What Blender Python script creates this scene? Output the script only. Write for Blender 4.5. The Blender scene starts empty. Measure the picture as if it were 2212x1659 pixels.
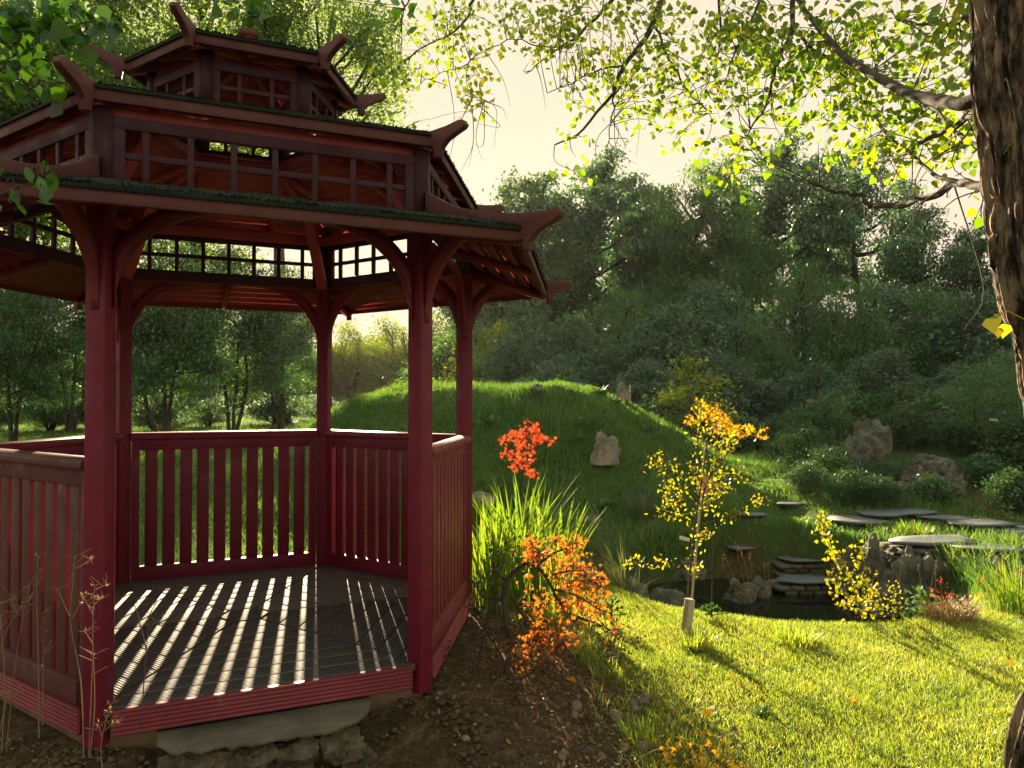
import bpy, math, random
import numpy as np
from mathutils import Vector, noise as mnoise
R = math.radians
SC = bpy.context.scene
COL = SC.collection

# ---------------------------------------------------------------- camera
YAW, PITCH = 0.4294, 0.0149
CAMP = (-0.474, -4.729, 1.259)
FPX, CXP, HZ = 1682.56, 1106.0, 854.6
cd = bpy.data.cameras.new('camera'); cam = bpy.data.objects.new('camera', cd); COL.objects.link(cam)
cam.location = CAMP; cam.rotation_euler = (R(90) + PITCH, 0, -YAW)
cd.sensor_width = 36; cd.lens = 36 * FPX / 2212; cd.clip_end = 3000; cd.clip_start = 0.05
SC.camera = cam
# ---------------------------------------------------------------- sky and sun
SUN_AZ, SUN_EL = R(10.5), R(17.0)          # azimuth from +y towards +x
w = bpy.data.worlds.new('World'); SC.world = w; w.use_nodes = True
nt = w.node_tree; nt.nodes.clear()
sky = nt.nodes.new('ShaderNodeTexSky'); sky.sky_type = 'NISHITA'; sky.sun_disc = False
sky.sun_elevation = SUN_EL; sky.sun_rotation = SUN_AZ
sky.air_density = 1.0; sky.dust_density = 3.5; sky.ozone_density = 1.0
SKY_STR = 0.14
cap = nt.nodes.new('ShaderNodeMix'); cap.data_type = 'RGBA'; cap.blend_type = 'DARKEN'
cap.inputs[0].default_value = 1.0
CAPV = (0.93 / SKY_STR, 0.78 / SKY_STR, 0.60 / SKY_STR, 1)
EXPO = 2.42
k = 2 ** -EXPO
cap.inputs[7].default_value = (CAPV[0] * k, CAPV[1] * k, CAPV[2] * k, 1)
bg = nt.nodes.new('ShaderNodeBackground'); bg.inputs[1].default_value = SKY_STR
out = nt.nodes.new('ShaderNodeOutputWorld')
nt.links.new(sky.outputs[0], cap.inputs[6]); nt.links.new(cap.outputs[2], bg.inputs[0]); nt.links.new(bg.outputs[0], out.inputs[0])
sl = bpy.data.lights.new('sun', 'SUN'); so = bpy.data.objects.new('sun', sl); COL.objects.link(so)
sl.energy = 5.0; sl.angle = R(0.6); sl.color = (1.0, 0.80, 0.52)
sd = Vector((math.sin(SUN_AZ) * math.cos(SUN_EL), math.cos(SUN_AZ) * math.cos(SUN_EL), math.sin(SUN_EL)))
so.rotation_euler = sd.to_track_quat('Z', 'Y').to_euler()
so.location = (2, 10, 20)
SC.view_settings.view_transform = 'Standard'; SC.view_settings.look = 'None'
SC.view_settings.exposure = EXPO; SC.view_settings.gamma = 1.0
SC.render.engine = 'CYCLES'
SC.cycles.max_bounces = 8; SC.cycles.transparent_max_bounces = 8; SC.cycles.use_denoising = True
SC.cycles.sample_clamp_indirect = 6.0

# ---------------------------------------------------------------- helpers
def DL(D, lat):
    return (CAMP[0] + D * math.sin(YAW) + lat * math.cos(YAW), CAMP[1] + D * math.cos(YAW) - lat * math.sin(YAW))
def at(px, D, py=None, z=None):
    lat = (px - CXP) / FPX * D
    x, y = DL(D, lat)
    if py is not None: z = CAMP[2] + (HZ - py) / FPX * D
    if z is None: z = ground_h(x, y)
    return Vector((x, y, float(z)))
class Acc:
    def __init__(s): s.v = []; s.f = {}; s.n = 0
    def add(s, v, f):
        v = np.asarray(v, float).reshape(-1, 3)
        for key, arr in (f.items() if isinstance(f, dict) else [(None, f)]):
            arr = np.asarray(arr, np.int64)
            s.f.setdefault(arr.shape[1], []).append(arr + s.n)
        s.v.append(v); s.n += len(v)
    def build(s, name, m, parent=None, smooth=False, bevel=0):
        me = bpy.data.meshes.new(name)
        if s.n:
            V = np.concatenate(s.v); me.vertices.add(len(V)); me.vertices.foreach_set('co', V.astype(np.float32).ravel())
            loops = []; tot = []
            for kk, arrs in s.f.items():
                A = np.concatenate(arrs); loops.append(A.ravel()); tot.append(np.full(len(A), kk))
            L = np.concatenate(loops); T = np.concatenate(tot); st = np.concatenate([[0], np.cumsum(T)[:-1]])
            me.loops.add(len(L)); me.loops.foreach_set('vertex_index', L.astype(np.int32))
            me.polygons.add(len(T)); me.polygons.foreach_set('loop_start', st.astype(np.int32)); me.polygons.foreach_set('loop_total', T.astype(np.int32))
            if smooth: me.polygons.foreach_set('use_smooth', np.ones(len(T), bool))
            me.update(calc_edges=True); me.validate()
        me.materials.append(m)
        o = bpy.data.objects.new(name, me); COL.objects.link(o)
        if parent: o.parent = parent
        if bevel:
            b = o.modifiers.new('bevel', 'BEVEL'); b.width = bevel; b.segments = 2; b.limit_method = 'ANGLE'
        return o
def tag(o, label=None, cat=None, group=None, kind=None):
    if label: o['label'] = label
    if cat: o['category'] = cat
    if group: o['group'] = group
    if kind: o['kind'] = kind
    return o
def empty(name, loc, label=None, cat=None, group=None, rz=0):
    o = bpy.data.objects.new(name, None); COL.objects.link(o); o.location = loc; o.rotation_euler = (0, 0, rz); o.empty_display_size = .1
    return tag(o, label, cat, group)
ORD = ['first', 'second', 'third', 'fourth', 'fifth', 'sixth', 'seventh', 'eighth', 'ninth', 'tenth', 'eleventh', 'twelfth', 'thirteenth', 'fourteenth', 'fifteenth', 'sixteenth', 'seventeenth', 'eighteenth', 'nineteenth', 'twentieth', 'twenty-first', 'twenty-second', 'twenty-third', 'twenty-fourth', 'twenty-fifth', 'twenty-sixth', 'twenty-seventh']
def rank(items, it): return ORD[sorted(items).index(it)]
def copy_tree(o, parent=None):
    c = o.copy(); COL.objects.link(c)
    if parent: c.parent = parent
    for ch in o.children: copy_tree(ch, c)
    return c
def off(o, loc):                     # meshes were built in world space: hang them on an empty standing at loc
    for ch in o.children: ch.location = (-loc[0], -loc[1], -loc[2])
BOXF = np.array([[0,3,2,1],[4,5,6,7],[0,1,5,4],[1,2,6,5],[2,3,7,6],[3,0,4,7]])
def box(a, x0, x1, y0, y1, z0, z1):
    a.add([[x0,y0,z0],[x1,y0,z0],[x1,y1,z0],[x0,y1,z0],[x0,y0,z1],[x1,y0,z1],[x1,y1,z1],[x0,y1,z1]], BOXF)
def hexa(a, bottom, top):            # 4 bottom points ccw, 4 top points
    a.add(list(bottom) + list(top), BOXF)
def prism(a, poly, z0, z1):
    n = len(poly); v = [(x, y, z0) for x, y in poly] + [(x, y, z1) for x, y in poly]
    a.add(v, {0: [list(range(n))[::-1]], 1: [list(range(n, 2*n))], 2: [[i, (i+1) % n, n+(i+1) % n, n+i] for i in range(n)]} if n != 4 else
          np.array([[3,2,1,0],[4,5,6,7]] + [[i, (i+1) % 4, 4+(i+1) % 4, 4+i] for i in range(4)]))
def beam(a, p0, p1, wd, ht, up=(0, 0, 1)):
    p0 = np.array(p0, float); p1 = np.array(p1, float); d = p1 - p0; d /= np.linalg.norm(d)
    s = np.cross(d, up); s /= np.linalg.norm(s); u = np.cross(s, d)
    s = s * wd / 2; u = u * ht / 2
    a.add([p0-s-u, p0+s-u, p1+s-u, p1-s-u, p0-s+u, p0+s+u, p1+s+u, p1-s+u], BOXF)
def plate(a, prof, y0, y1):          # profile in (r,z) extruded along y; pairs top/bottom strips
    n = len(prof); v = [(r, y0, z) for r, z in prof] + [(r, y1, z) for r, z in prof]
    a.add(v, {0: [list(range(n))], 1: [list(range(n, 2*n))[::-1]], 2: [[(i+1) % n, i, n+i, n+(i+1) % n] for i in range(n)]})
def tube(a, pts, rad, n=6):
    P = np.array(pts, float); m = len(P); rad = np.broadcast_to(np.array(rad, float), (m,))
    T = np.gradient(P, axis=0); T /= np.linalg.norm(T, axis=1)[:, None] + 1e-12
    ref = np.array([0.31, 0.17, 0.93]) if abs(T[0][2]) < .9 else np.array([1., .1, 0])
    s = np.cross(T[0], ref); s /= np.linalg.norm(s); V = []
    for i in range(m):
        s = s - T[i] * (s @ T[i]); s /= np.linalg.norm(s) + 1e-12; u = np.cross(T[i], s)
        an = np.arange(n) * 2 * np.pi / n
        V.append(P[i] + rad[i] * (np.cos(an)[:, None] * s + np.sin(an)[:, None] * u))
    F = [[i*n+j, i*n+(j+1) % n, (i+1)*n+(j+1) % n, (i+1)*n+j] for i in range(m-1) for j in range(n)]
    a.add(np.concatenate(V), F)
def curve_pts(pts, n=12):
    P = np.array(pts, float); m = len(P)
    if m < 3: return P[0] + (P[-1]-P[0]) * np.linspace(0, 1, n)[:, None]
    Q = np.vstack([2*P[0]-P[1], P, 2*P[-1]-P[-2]]); out = []
    per = max(2, n // (m-1))
    for i in range(m-1):
        p0, p1, p2, p3 = Q[i:i+4]
        for t in np.linspace(0, 1, per, endpoint=False):
            out.append(.5*((2*p1)+(-p0+p2)*t+(2*p0-5*p1+4*p2-p3)*t*t+(-p0+3*p1-3*p2+p3)*t**3))
    out.append(P[-1]); return np.array(out)
SHAPES = {
 'kite': [(0,0),(.45,.28),(1,0),(.45,-.28)],
 'slim': [(0,0),(.45,.13),(1,0),(.45,-.13)],
 'heart': [(0,0),(.02,.3),(.3,.5),(.62,.28),(1,0),(.62,-.28),(.3,-.5),(.02,-.3)],
 'oval': [(0,0),(.25,.22),(.6,.26),(1,0),(.6,-.26),(.25,-.22)],
 'lace': [(0,0),(-.1,.5),(.18,.2),(.28,.75),(.42,.17),(1.1,0),(.42,-.17),(.28,-.75),(.18,-.2),(-.1,-.5)],
}
def unit(v): return v / (np.linalg.norm(v, axis=-1, keepdims=True) + 1e-9)
def leaves(a, P, L, rng, shape='kite', up=.3, droop=0., dirs=None, fold=.12):
    P = np.asarray(P, float); N = len(P)
    if N == 0: return
    d = rng.normal(size=(N, 3)) if dirs is None else dirs + rng.normal(size=(N, 3)) * .35
    d[:, 2] -= droop; d = unit(d)
    nn = rng.normal(size=(N, 3)); nn[:, 2] += up * 3; nn = unit(nn - d * (nn * d).sum(1)[:, None]); s = np.cross(d, nn)
    L = np.broadcast_to(np.asarray(L, float), (N,))[:, None]; T = SHAPES[shape]; V = []
    for (u, v) in T: V.append(P + L * (d * u + s * v - nn * abs(v) * fold * 2 - nn * u * u * .12))
    V = np.stack(V, 1).reshape(-1, 3); n = len(T)
    a.add(V, np.arange(N)[:, None] * n + np.arange(n))
def blades(a, P, H, Wd, rng, lean=.35, dirs=None, seg=2):
    P = np.asarray(P, float); N = len(P)
    if N == 0: return
    an = rng.uniform(0, 2*np.pi, N); ld = np.stack([np.cos(an), np.sin(an), 0*an], 1) if dirs is None else dirs
    fa = rng.uniform(0, np.pi, N) if dirs is None else np.arctan2(ld[:, 1], ld[:, 0]) + np.pi/2 + rng.normal(size=N) * .5
    sv = np.stack([np.cos(fa), np.sin(fa), 0*fa], 1) * (np.broadcast_to(Wd, (N,)) / 2)[:, None]
    H = np.broadcast_to(H, (N,))[:, None]; le = (rng.uniform(.2, 1, N) * lean)[:, None]
    V = []; F = []
    for i in range(seg):
        t = i / seg; c = P + H * (np.array([0, 0, 1]) * (t - .35*le*t*t) + ld * le * t * t)
        V += [c - sv * (1 - .35*t), c + sv * (1 - .35*t)]
    V.append(P + H * (np.array([0, 0, 1]) * (1 - .35*le) + ld * le)); n = 2*seg + 1
    V = np.stack(V, 1).reshape(-1, 3); b = np.arange(N)[:, None] * n
    tri = b + np.array([2*seg-2, 2*seg-1, 2*seg]); d = {0: tri}
    for i in range(seg-1): a.add(np.zeros((0, 3)), (b + np.array([2*i, 2*i+1, 2*i+3, 2*i+2])))
    a.add(V, tri)
# numpy value noise
_rt = np.random.RandomState(3).rand(256, 256)
def vn(x, y):
    x = np.asarray(x, float); y = np.asarray(y, float); xi = np.floor(x).astype(int); yi = np.floor(y).astype(int); fx = x-xi; fy = y-yi
    fx = fx*fx*(3-2*fx); fy = fy*fy*(3-2*fy); g = lambda i, j: _rt[i & 255, j & 255]
    return (g(xi, yi)*(1-fx)+g(xi+1, yi)*fx)*(1-fy)+(g(xi, yi+1)*(1-fx)+g(xi+1, yi+1)*fx)*fy
def fbm(x, y, o=3):
    s = 0; a = .5
    for i in range(o): s = s + a*vn(x*2**i + 17*i, y*2**i + 5*i); a *= .5
    return s
def sstep(a, b, x): t = np.clip((x-a)/(b-a), 0, 1); return t*t*(3-2*t)

# ---------------------------------------------------------------- materials
def newmat(name):
    m = bpy.data.materials.new(name); m.use_nodes = True; n = m.node_tree; b = n.nodes['Principled BSDF']; return m, n, b
def ramp(n, fac, stops):
    r = n.nodes.new('ShaderNodeValToRGB'); n.links.new(fac, r.inputs[0]); e = r.color_ramp.elements
    while len(e) < len(stops): e.new(.5)
    for i, (p, c) in enumerate(stops): e[i].position = p; e[i].color = (*c, 1)
    return r.outputs[0]
def noise(n, scale, detail=4, rough=.6, vec=None, dist=0):
    t = n.nodes.new('ShaderNodeTexNoise'); t.inputs['Scale'].default_value = scale; t.inputs['Detail'].default_value = detail
    t.inputs['Roughness'].default_value = rough; t.inputs['Distortion'].default_value = dist
    if vec is not None: n.links.new(vec, t.inputs['Vector'])
    return t.outputs[0]
def coords(n, scale=(1, 1, 1), which='Object'):
    c = n.nodes.new('ShaderNodeTexCoord'); mp = n.nodes.new('ShaderNodeMapping'); mp.inputs['Scale'].default_value = scale
    n.links.new(c.outputs[which], mp.inputs[0]); return mp.outputs[0]
def bump(n, b, h, st, dist=.01):
    u = n.nodes.new('ShaderNodeBump'); u.inputs['Strength'].default_value = st; u.inputs['Distance'].default_value = dist
    n.links.new(h, u.inputs['Height']); n.links.new(u.outputs[0], b.inputs['Normal'])
def simple(name, stops, scale=6, rough=.8, sc=(1, 1, 1), bs=.3, bd=.01, detail=5, spec=.3, bscale=None):
    m, n, b = newmat(name); v = coords(n, sc); f = noise(n, scale, detail, .65, v)
    n.links.new(ramp(n, f, stops), b.inputs['Base Color']); b.inputs['Roughness'].default_value = rough; b.inputs['Specular IOR Level'].default_value = spec
    bump(n, b, noise(n, bscale or scale*4, detail, .7, v), bs, bd); return m
def leafmat(name, cols, trans=.5, tint=(1.15, 1.25, .5), nscale=.6, gloss=.04):
    m = bpy.data.materials.new(name); m.use_nodes = True; n = m.node_tree; n.nodes.clear()
    g = n.nodes.new('ShaderNodeNewGeometry'); v = coords(n); nz = noise(n, nscale, 2, .5, v)
    mm = n.nodes.new('ShaderNodeMath'); mm.operation = 'MULTIPLY_ADD'; n.links.new(nz, mm.inputs[0]); mm.inputs[1].default_value = .9
    m2 = n.nodes.new('ShaderNodeMath'); m2.operation = 'MULTIPLY_ADD'; n.links.new(g.outputs['Random Per Island'], m2.inputs[0]); m2.inputs[1].default_value = .7; m2.inputs[2].default_value = -.3
    n.links.new(m2.outputs[0], mm.inputs[2])
    N = len(cols); c = ramp(n, mm.outputs[0], [(i/(N-1) if N > 1 else 0, cc) for i, cc in enumerate(cols)])
    d = n.nodes.new('ShaderNodeBsdfDiffuse'); t = n.nodes.new('ShaderNodeBsdfTranslucent'); n.links.new(c, d.inputs[0])
    tc = n.nodes.new('ShaderNodeMix'); tc.data_type = 'RGBA'; tc.blend_type = 'MULTIPLY'; tc.inputs[0].default_value = 1; n.links.new(c, tc.inputs[6]); tc.inputs[7].default_value = (*tint, 1)
    n.links.new(tc.outputs[2], t.inputs[0])
    mx = n.nodes.new('ShaderNodeMixShader'); mx.inputs[0].default_value = trans; n.links.new(d.outputs[0], mx.inputs[1]); n.links.new(t.outputs[0], mx.inputs[2])
    gl = n.nodes.new('ShaderNodeBsdfGlossy'); gl.inputs['Roughness'].default_value = .45; gl.inputs[0].default_value = (.9, .95, 1, 1)
    m3 = n.nodes.new('ShaderNodeMixShader'); m3.inputs[0].default_value = gloss; n.links.new(mx.outputs[0], m3.inputs[1]); n.links.new(gl.outputs[0], m3.inputs[2])
    o = n.nodes.new('ShaderNodeOutputMaterial'); n.links.new(m3.outputs[0], o.inputs[0]); return m
def paint(name, c1, c2, worn=(.30, .20, .15), amt=.66, rough=.5):
    m, n, b = newmat(name); v = coords(n)
    base = ramp(n, noise(n, 3.5, 5, .65, v), [(.3, c1), (.7, c2)])
    gr = noise(n, 14, 6, .75, coords(n, (2, 2, .6)))
    f = ramp(n, gr, [(amt, (0, 0, 0)), (amt+.10, (1, 1, 1))])
    mx = n.nodes.new('ShaderNodeMix'); mx.data_type = 'RGBA'; n.links.new(f, mx.inputs[0]); n.links.new(base, mx.inputs[6]); mx.inputs[7].default_value = (*worn, 1)
    n.links.new(mx.outputs[2], b.inputs['Base Color'])
    n.links.new(ramp(n, noise(n, 9, 4, .6, v), [(.3, (rough-.1,)*3), (.7, (rough+.2,)*3)]), b.inputs['Roughness'])
    bump(n, b, noise(n, 60, 4, .6, coords(n, (3, 3, .4))), .25, .003); b.inputs['Specular IOR Level'].default_value = .4
    return m
M = {}
M['red'] = paint('red_paint', (.125, .005, .024), (.185, .009, .034), (.14, .05, .05), .70)
M['redb'] = paint('faded_red_paint', (.15, .014, .026), (.21, .028, .038), (.18, .09, .08), .66, .55)
M['redc'] = paint('weathered_red_paint', (.075, .020, .022), (.11, .034, .032), (.13, .085, .07), .58, .6)
M['ceil'] = paint('pinkish_ceiling_timber', (.30, .045, .055), (.40, .085, .085), (.40, .22, .17), .74, .6)  # weathered pink, lightened in the colour to stand in for bounced light
M['redshade'] = paint('shaded_red_paint', (.034, .005, .014), (.052, .008, .019), (.07, .038, .04), .72, .6)  # red paint darkened to plum, its shade mixed into the base colour
M['fasc'] = paint('brownish_fascia_paint', (.085, .022, .024), (.125, .038, .034), (.14, .08, .07), .66, .6)
M['skirt'] = paint('pinkish_red_paint', (.17, .022, .036), (.25, .042, .056), (.24, .11, .11), .6, .55)
M['shingle'] = simple('mossy_felt', [(.3, (.006, .008, .006)), (.6, (.014, .020, .010)), (.75, (.035, .045, .018))], 9, .95, bs=.8, bd=.01)
M['moss'] = leafmat('moss', [(.006, .009, .004), (.014, .018, .007), (.035, .036, .014)], .15, gloss=0.0)
M['rock'] = simple('garden_rock', [(.3, (.12, .10, .085)), (.5, (.26, .22, .17)), (.62, (.36, .31, .24)), (.75, (.18, .16, .13))], 3.2, .92, bs=.9, bd=.03, bscale=14)
M['darkrock'] = simple('mossy_rock', [(.3, (.045, .05, .04)), (.5, (.12, .115, .09)), (.65, (.22, .20, .16)), (.78, (.07, .09, .03))], 5, .95, bs=1, bd=.03, bscale=18)
M['rubble'] = simple('rubble_stone', [(.3, (.05, .04, .025)), (.5, (.12, .095, .06)), (.65, (.19, .155, .10)), (.78, (.08, .065, .04))], 9, .95, bs=1, bd=.02, bscale=30)
M['slate'] = simple('slate', [(.3, (.06, .07, .08)), (.55, (.10, .112, .125)), (.75, (.15, .16, .165))], 2.6, .6, bs=.5, bd=.01, bscale=20, spec=.5)
M['slab'] = simple('sandstone_slab', [(.3, (.075, .064, .048)), (.5, (.12, .102, .076)), (.7, (.19, .16, .12))], 4, .8, bs=.6, bd=.008, bscale=22)
M['concrete'] = simple('timber_footing', [(.3, (.16, .11, .06)), (.7, (.26, .19, .11))], 6, .9)
M['bark'] = simple('bark', [(.40, (.012, .009, .007)), (.48, (.09, .065, .044)), (.58, (.30, .22, .145))], 16, .95, sc=(1, 1, .28), bs=1, bd=.04, bscale=30)
M['dwood'] = simple('dark_bark', [(.3, (.018, .016, .013)), (.7, (.055, .045, .035))], 5, .95, bs=.6)
M['wood'] = simple('branch_bark', [(.3, (.03, .024, .02)), (.7, (.10, .08, .06))], 8, .9, bs=.5)
M['dwood'] = simple('dark_bark', [(.3, (.018, .016, .013)), (.7, (.055, .045, .035))], 5, .95, bs=.6)
M['stake'] = simple('pale_timber', [(.3, (.30, .24, .16)), (.7, (.48, .41, .30))], 8, .8, sc=(1, 1, .2))
M['dry'] = leafmat('dry_stalk', [(.22, .15, .08), (.40, .31, .18)], .3, (1, .9, .6))
# water
m, n, b = newmat('pond_water'); M['water'] = m
b.inputs['Base Color'].default_value = (.006, .009, .006, 1); b.inputs['Roughness'].default_value = .06; b.inputs['Specular IOR Level'].default_value = .6
bump(n, b, noise(n, 3, 3, .5, coords(n)), .12, .02)
# deck
m, n, b = newmat('deck_boards'); M['deck'] = m
v = coords(n); sp = n.nodes.new('ShaderNodeSeparateXYZ'); n.links.new(v, sp.inputs[0])
wv = n.nodes.new('ShaderNodeMath'); wv.operation = 'MULTIPLY'; n.links.new(sp.outputs[1], wv.inputs[0]); wv.inputs[1].default_value = 2*math.pi/.0165
sn = n.nodes.new('ShaderNodeMath'); sn.operation = 'SINE'; n.links.new(wv.outputs[0], sn.inputs[0])
nz = noise(n, 5, 6, .7, coords(n, (1, 6, 1)))
c0 = ramp(n, nz, [(.3, (.105, .10, .10)), (.6, (.165, .155, .15)), (.75, (.23, .205, .185))])
gr = ramp(n, sn.outputs[0], [(.0, (.15, .15, .15)), (.75, (1, 1, 1))])
mx = n.nodes.new('ShaderNodeMix'); mx.data_type = 'RGBA'; mx.blend_type = 'MULTIPLY'; mx.inputs[0].default_value = .85
n.links.new(c0, mx.inputs[6]); n.links.new(gr, mx.inputs[7]); n.links.new(mx.outputs[2], b.inputs['Base Color']); b.inputs['Roughness'].default_value = .8; b.inputs['Specular IOR Level'].default_value = .15
bump(n, b, sn.outputs[0], .7, .003)

M['decks'] = simple('smooth_deck_boards', [(.3, (.09, .083, .082)), (.55, (.135, .122, .118)), (.75, (.20, .175, .155))], 5, .75, sc=(1, 5, 1), bs=.4, bd=.004, bscale=40, spec=.2)
# ---------------------------------------------------------------- terrain
def to_DL(x, y):
    dx, dy = x - CAMP[0], y - CAMP[1]; s, c = math.sin(YAW), math.cos(YAW)
    return dx*s + dy*c, dx*c - dy*s
def gauss(D, L, d0, l0, sd_, sl_): return np.exp(-((D-d0)/sd_)**2/2 - ((L-l0)/sl_)**2/2)
def pond_mask(x, y):
    D, L = to_DL(x, y); r = ((D-7.1)/1.45)**2 + ((L-2.35)/1.55)**2
    return 1 - sstep(.70, 1.15, r + .25*(fbm(x*1.1, y*1.1)-.5))
def ground_h(x, y):
    x = np.asarray(x, float); y = np.asarray(y, float); D, L = to_DL(x, y)
    h = -.36 + .05*(fbm(x*.7, y*.7)-.45) + .012*(fbm(x*5, y*5)-.45)
    r = np.hypot(x, y); sk = 1 - sstep(1.35, 2.7, r)
    front = (1 - sstep(.35, .8, np.abs(x))) * sstep(1.2, 1.4, -y)
    h = h + (.20*sk) * (1-front)
    h = h + 1.50*np.tanh(1.7*gauss(D, L, 12.9, -.65, 1.45, 1.55))/math.tanh(1.7) + .86*gauss(D, L, 11.4, 1.75, 1.3, 1.2) + .5*gauss(D, L, 12.5, -3.4, 1.6, 1.6)
    bump_ = .20*(fbm(x*1.6+3, y*1.6)-.45)*gauss(D, L, 11.8, .5, 3.5, 4)
    h = h + bump_*2
    h = h + .75*gauss(D, L, 13.5, 7.4, 2.8, 2.6) + .15*gauss(D, L, 8.5, 4.7, 1.0, 1.5)
    h = h + .4*sstep(16, 45, D) + 1.0*sstep(60, 300, D)
    pm = pond_mask(x, y); h = h*(1-pm) + (-1.05)*pm
    return h
FLAGP = [(1855,8.7,.30),(1905,8.9,.26),(1958,9.0,.32),(2040,8.7,.30),(2110,8.3,.36),(2190,8.1,.36),(1728,9.0,.26),(1705,9.5,.18),(1625,8.9,.16),(1598,8.55,.16),(1490,8.25,.18),(1432,8.15,.2),(1278,7.2,.12)]
def soil_mask(x, y):
    D, L = to_DL(x, y); n_ = fbm(x*2.2, y*2.2) - .45; r = np.hypot(x, y)
    s = (1 - sstep(.35, .70, L + n_*.9 + .10*(D-3.5))) * (1 - sstep(4.9, 5.5, D + n_))
    s = np.maximum(s, 1 - sstep(1.5, 2.1, r + n_))
    s = np.maximum(s, sstep(.4, .7, pond_mask(x, y))*.9)
    for fpx, fD, fr in FLAGP: s = np.maximum(s, .95*np.exp(-(((D-fD)/(fr*.5))**2 + ((L-(fpx-CXP)/FPX*fD)/(fr*.85))**2)**2))
    s = np.maximum(s, .8*gauss(D, L, 10, 6.3, .8, 1.2)); s = np.maximum(s, .7*sstep(.5, .7, fbm(x*.8, y*.8+7))*gauss(D, L, 12, 6, 2, 2))
    return s
NG = 420
u = np.linspace(-1, 1, NG); gx = 2.0 + .55*5.0*np.sinh(6.2*u)*2.2/ (1.0); gy = 3.0 + .55*5.0*np.sinh(6.2*u)*2.2
GX, GY = np.meshgrid(gx, gy, indexing='ij'); GZ = ground_h(GX, GY)
ac = Acc(); I = np.arange((NG-1)*(NG-1)); ii, jj = I // (NG-1), I % (NG-1); b0 = ii*NG + jj
ac.add(np.stack([GX.ravel(), GY.ravel(), GZ.ravel()], 1), np.stack([b0, b0+NG, b0+NG+1, b0+1], 1))
m, n, b = newmat('ground'); M['ground'] = m
at_ = n.nodes.new('ShaderNodeAttribute'); at_.attribute_name = 'soil'; v = coords(n)
cs = ramp(n, noise(n, 14, 8, .75, v), [(.3, (.040, .024, .013)), (.5, (.10, .062, .034)), (.62, (.17, .115, .066)), (.75, (.26, .19, .12))])
cg = ramp(n, noise(n, 3, 6, .7, v), [(.3, (.035, .065, .012)), (.7, (.09, .14, .03))])
fm = n.nodes.new('ShaderNodeMix'); fm.data_type = 'RGBA'; n.links.new(at_.outputs['Fac'], fm.inputs[0]); n.links.new(cg, fm.inputs[6]); n.links.new(cs, fm.inputs[7])
n.links.new(fm.outputs[2], b.inputs['Base Color']); b.inputs['Roughness'].default_value = 1; b.inputs['Specular IOR Level'].default_value = .1
bump(n, b, noise(n, 40, 6, .7, v), .9, .03)
go = ac.build('ground', M['ground'], smooth=True); tag(go, kind='structure', label='garden ground of soil and grass under everything')
at2 = go.data.attributes.new('soil', 'FLOAT', 'POINT'); at2.data.foreach_set('value', soil_mask(GX, GY).ravel().astype(np.float32))
# pond water
ac = Acc(); px_, py_ = DL(7.35, 2.7); an = np.linspace(0, 2*np.pi, 64, endpoint=False)
PV = []
for q in an: PV.append((*DL(7.35 + 1.75*math.sin(q), 2.7 + 2.9*math.cos(q)), -.72))
ac.add(PV, [list(range(64))]); po = ac.build('pond', M['water']); tag(po, kind='structure', label='dark still pond water below the stone banks')

# ---------------------------------------------------------------- the gazebo
gz = empty('gazebo', (0, 0, 0), 'red painted wooden hexagonal pagoda gazebo with three mossy roof tiers', 'gazebo')
T30 = math.tan(R(30))
def ring(o, ks, label=None):         # turned copies around the centre
    o.rotation_euler = (0, 0, R(60*ks[0])); res = [o]
    for k_ in ks[1:]:
        c = o.copy(); COL.objects.link(c); c.rotation_euler = (0, 0, R(60*k_)); res.append(c)
        for ch in o.children:
            d = ch.copy(); COL.objects.link(d); d.parent = c
    return res
ALL = [0, 1, 2, 3, 4, 5]
# side frame: side 0 faces -y; vertex frame: vertex 0 at +x
# deck
a = Acc(); ap = .125; wb = .1325
while ap < 1.19:
    a1 = min(ap + wb, 1.195); y0, y1 = -(ap+.013), -a1
    g_ = .006
    hexa(a, [(-(-y1)*T30+.008, y1, -.03), ((-y1)*T30-.008, y1, -.03), ((-y0)*T30-.008, y0, -.03), (-(-y0)*T30+.008, y0, -.03)],
            [(-(-y1)*T30+.008, y1, 0), ((-y1)*T30-.008, y1, 0), ((-y0)*T30-.008, y0, 0), (-(-y0)*T30+.008, y0, 0)])
    ap = a1
o = a.build('deck_section', M['deck'], gz, bevel=.0025); o2 = o.copy(); o2.data = o.data.copy(); o2.data.materials[0] = M['decks']; COL.objects.link(o2); ring(o, [0, 1, 5]); ring(o2, [2, 3, 4])
a = Acc(); prism(a, [(.134*math.cos(R(60*i)), .134*math.sin(R(60*i))) for i in range(6)], -.03, .001); a.build('deck_centre', M['deck'], gz, bevel=.002)
a = Acc(); prism(a, [(1.36*math.cos(R(60*i)), 1.36*math.sin(R(60*i))) for i in range(6)], -.20, -.035); a.build('base_frame', M['concrete'], gz)
# skirting with grooves
def skirt():
    a = Acc(); prof = []; z0, z1, n_ = -.105, .002, 6
    for i in range(n_):
        za = z0 + (z1-z0)*i/n_; zb = z0 + (z1-z0)*(i+1)/n_; g = .004
        prof += [(1.224, za+.002), (1.230, za+.006), (1.230, zb-.004), (1.224, zb-.002)]
    prof = [(1.200, z0)] + prof + [(1.200, z1)]
    n2 = len(prof); hw = .622
    v = [(-hw, -p, z) for p, z in prof] + [(hw, -p, z) for p, z in prof]
    a.add(v, {0: [list(range(n2))], 1: [list(range(n2, 2*n2))[::-1]], 2: [[i, n2+i, n2+(i+1) % n2, (i+1) % n2] for i in range(n2)]})
    return a
o = skirt().build('skirting', M['skirt'], gz); ring(o, ALL)
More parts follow.
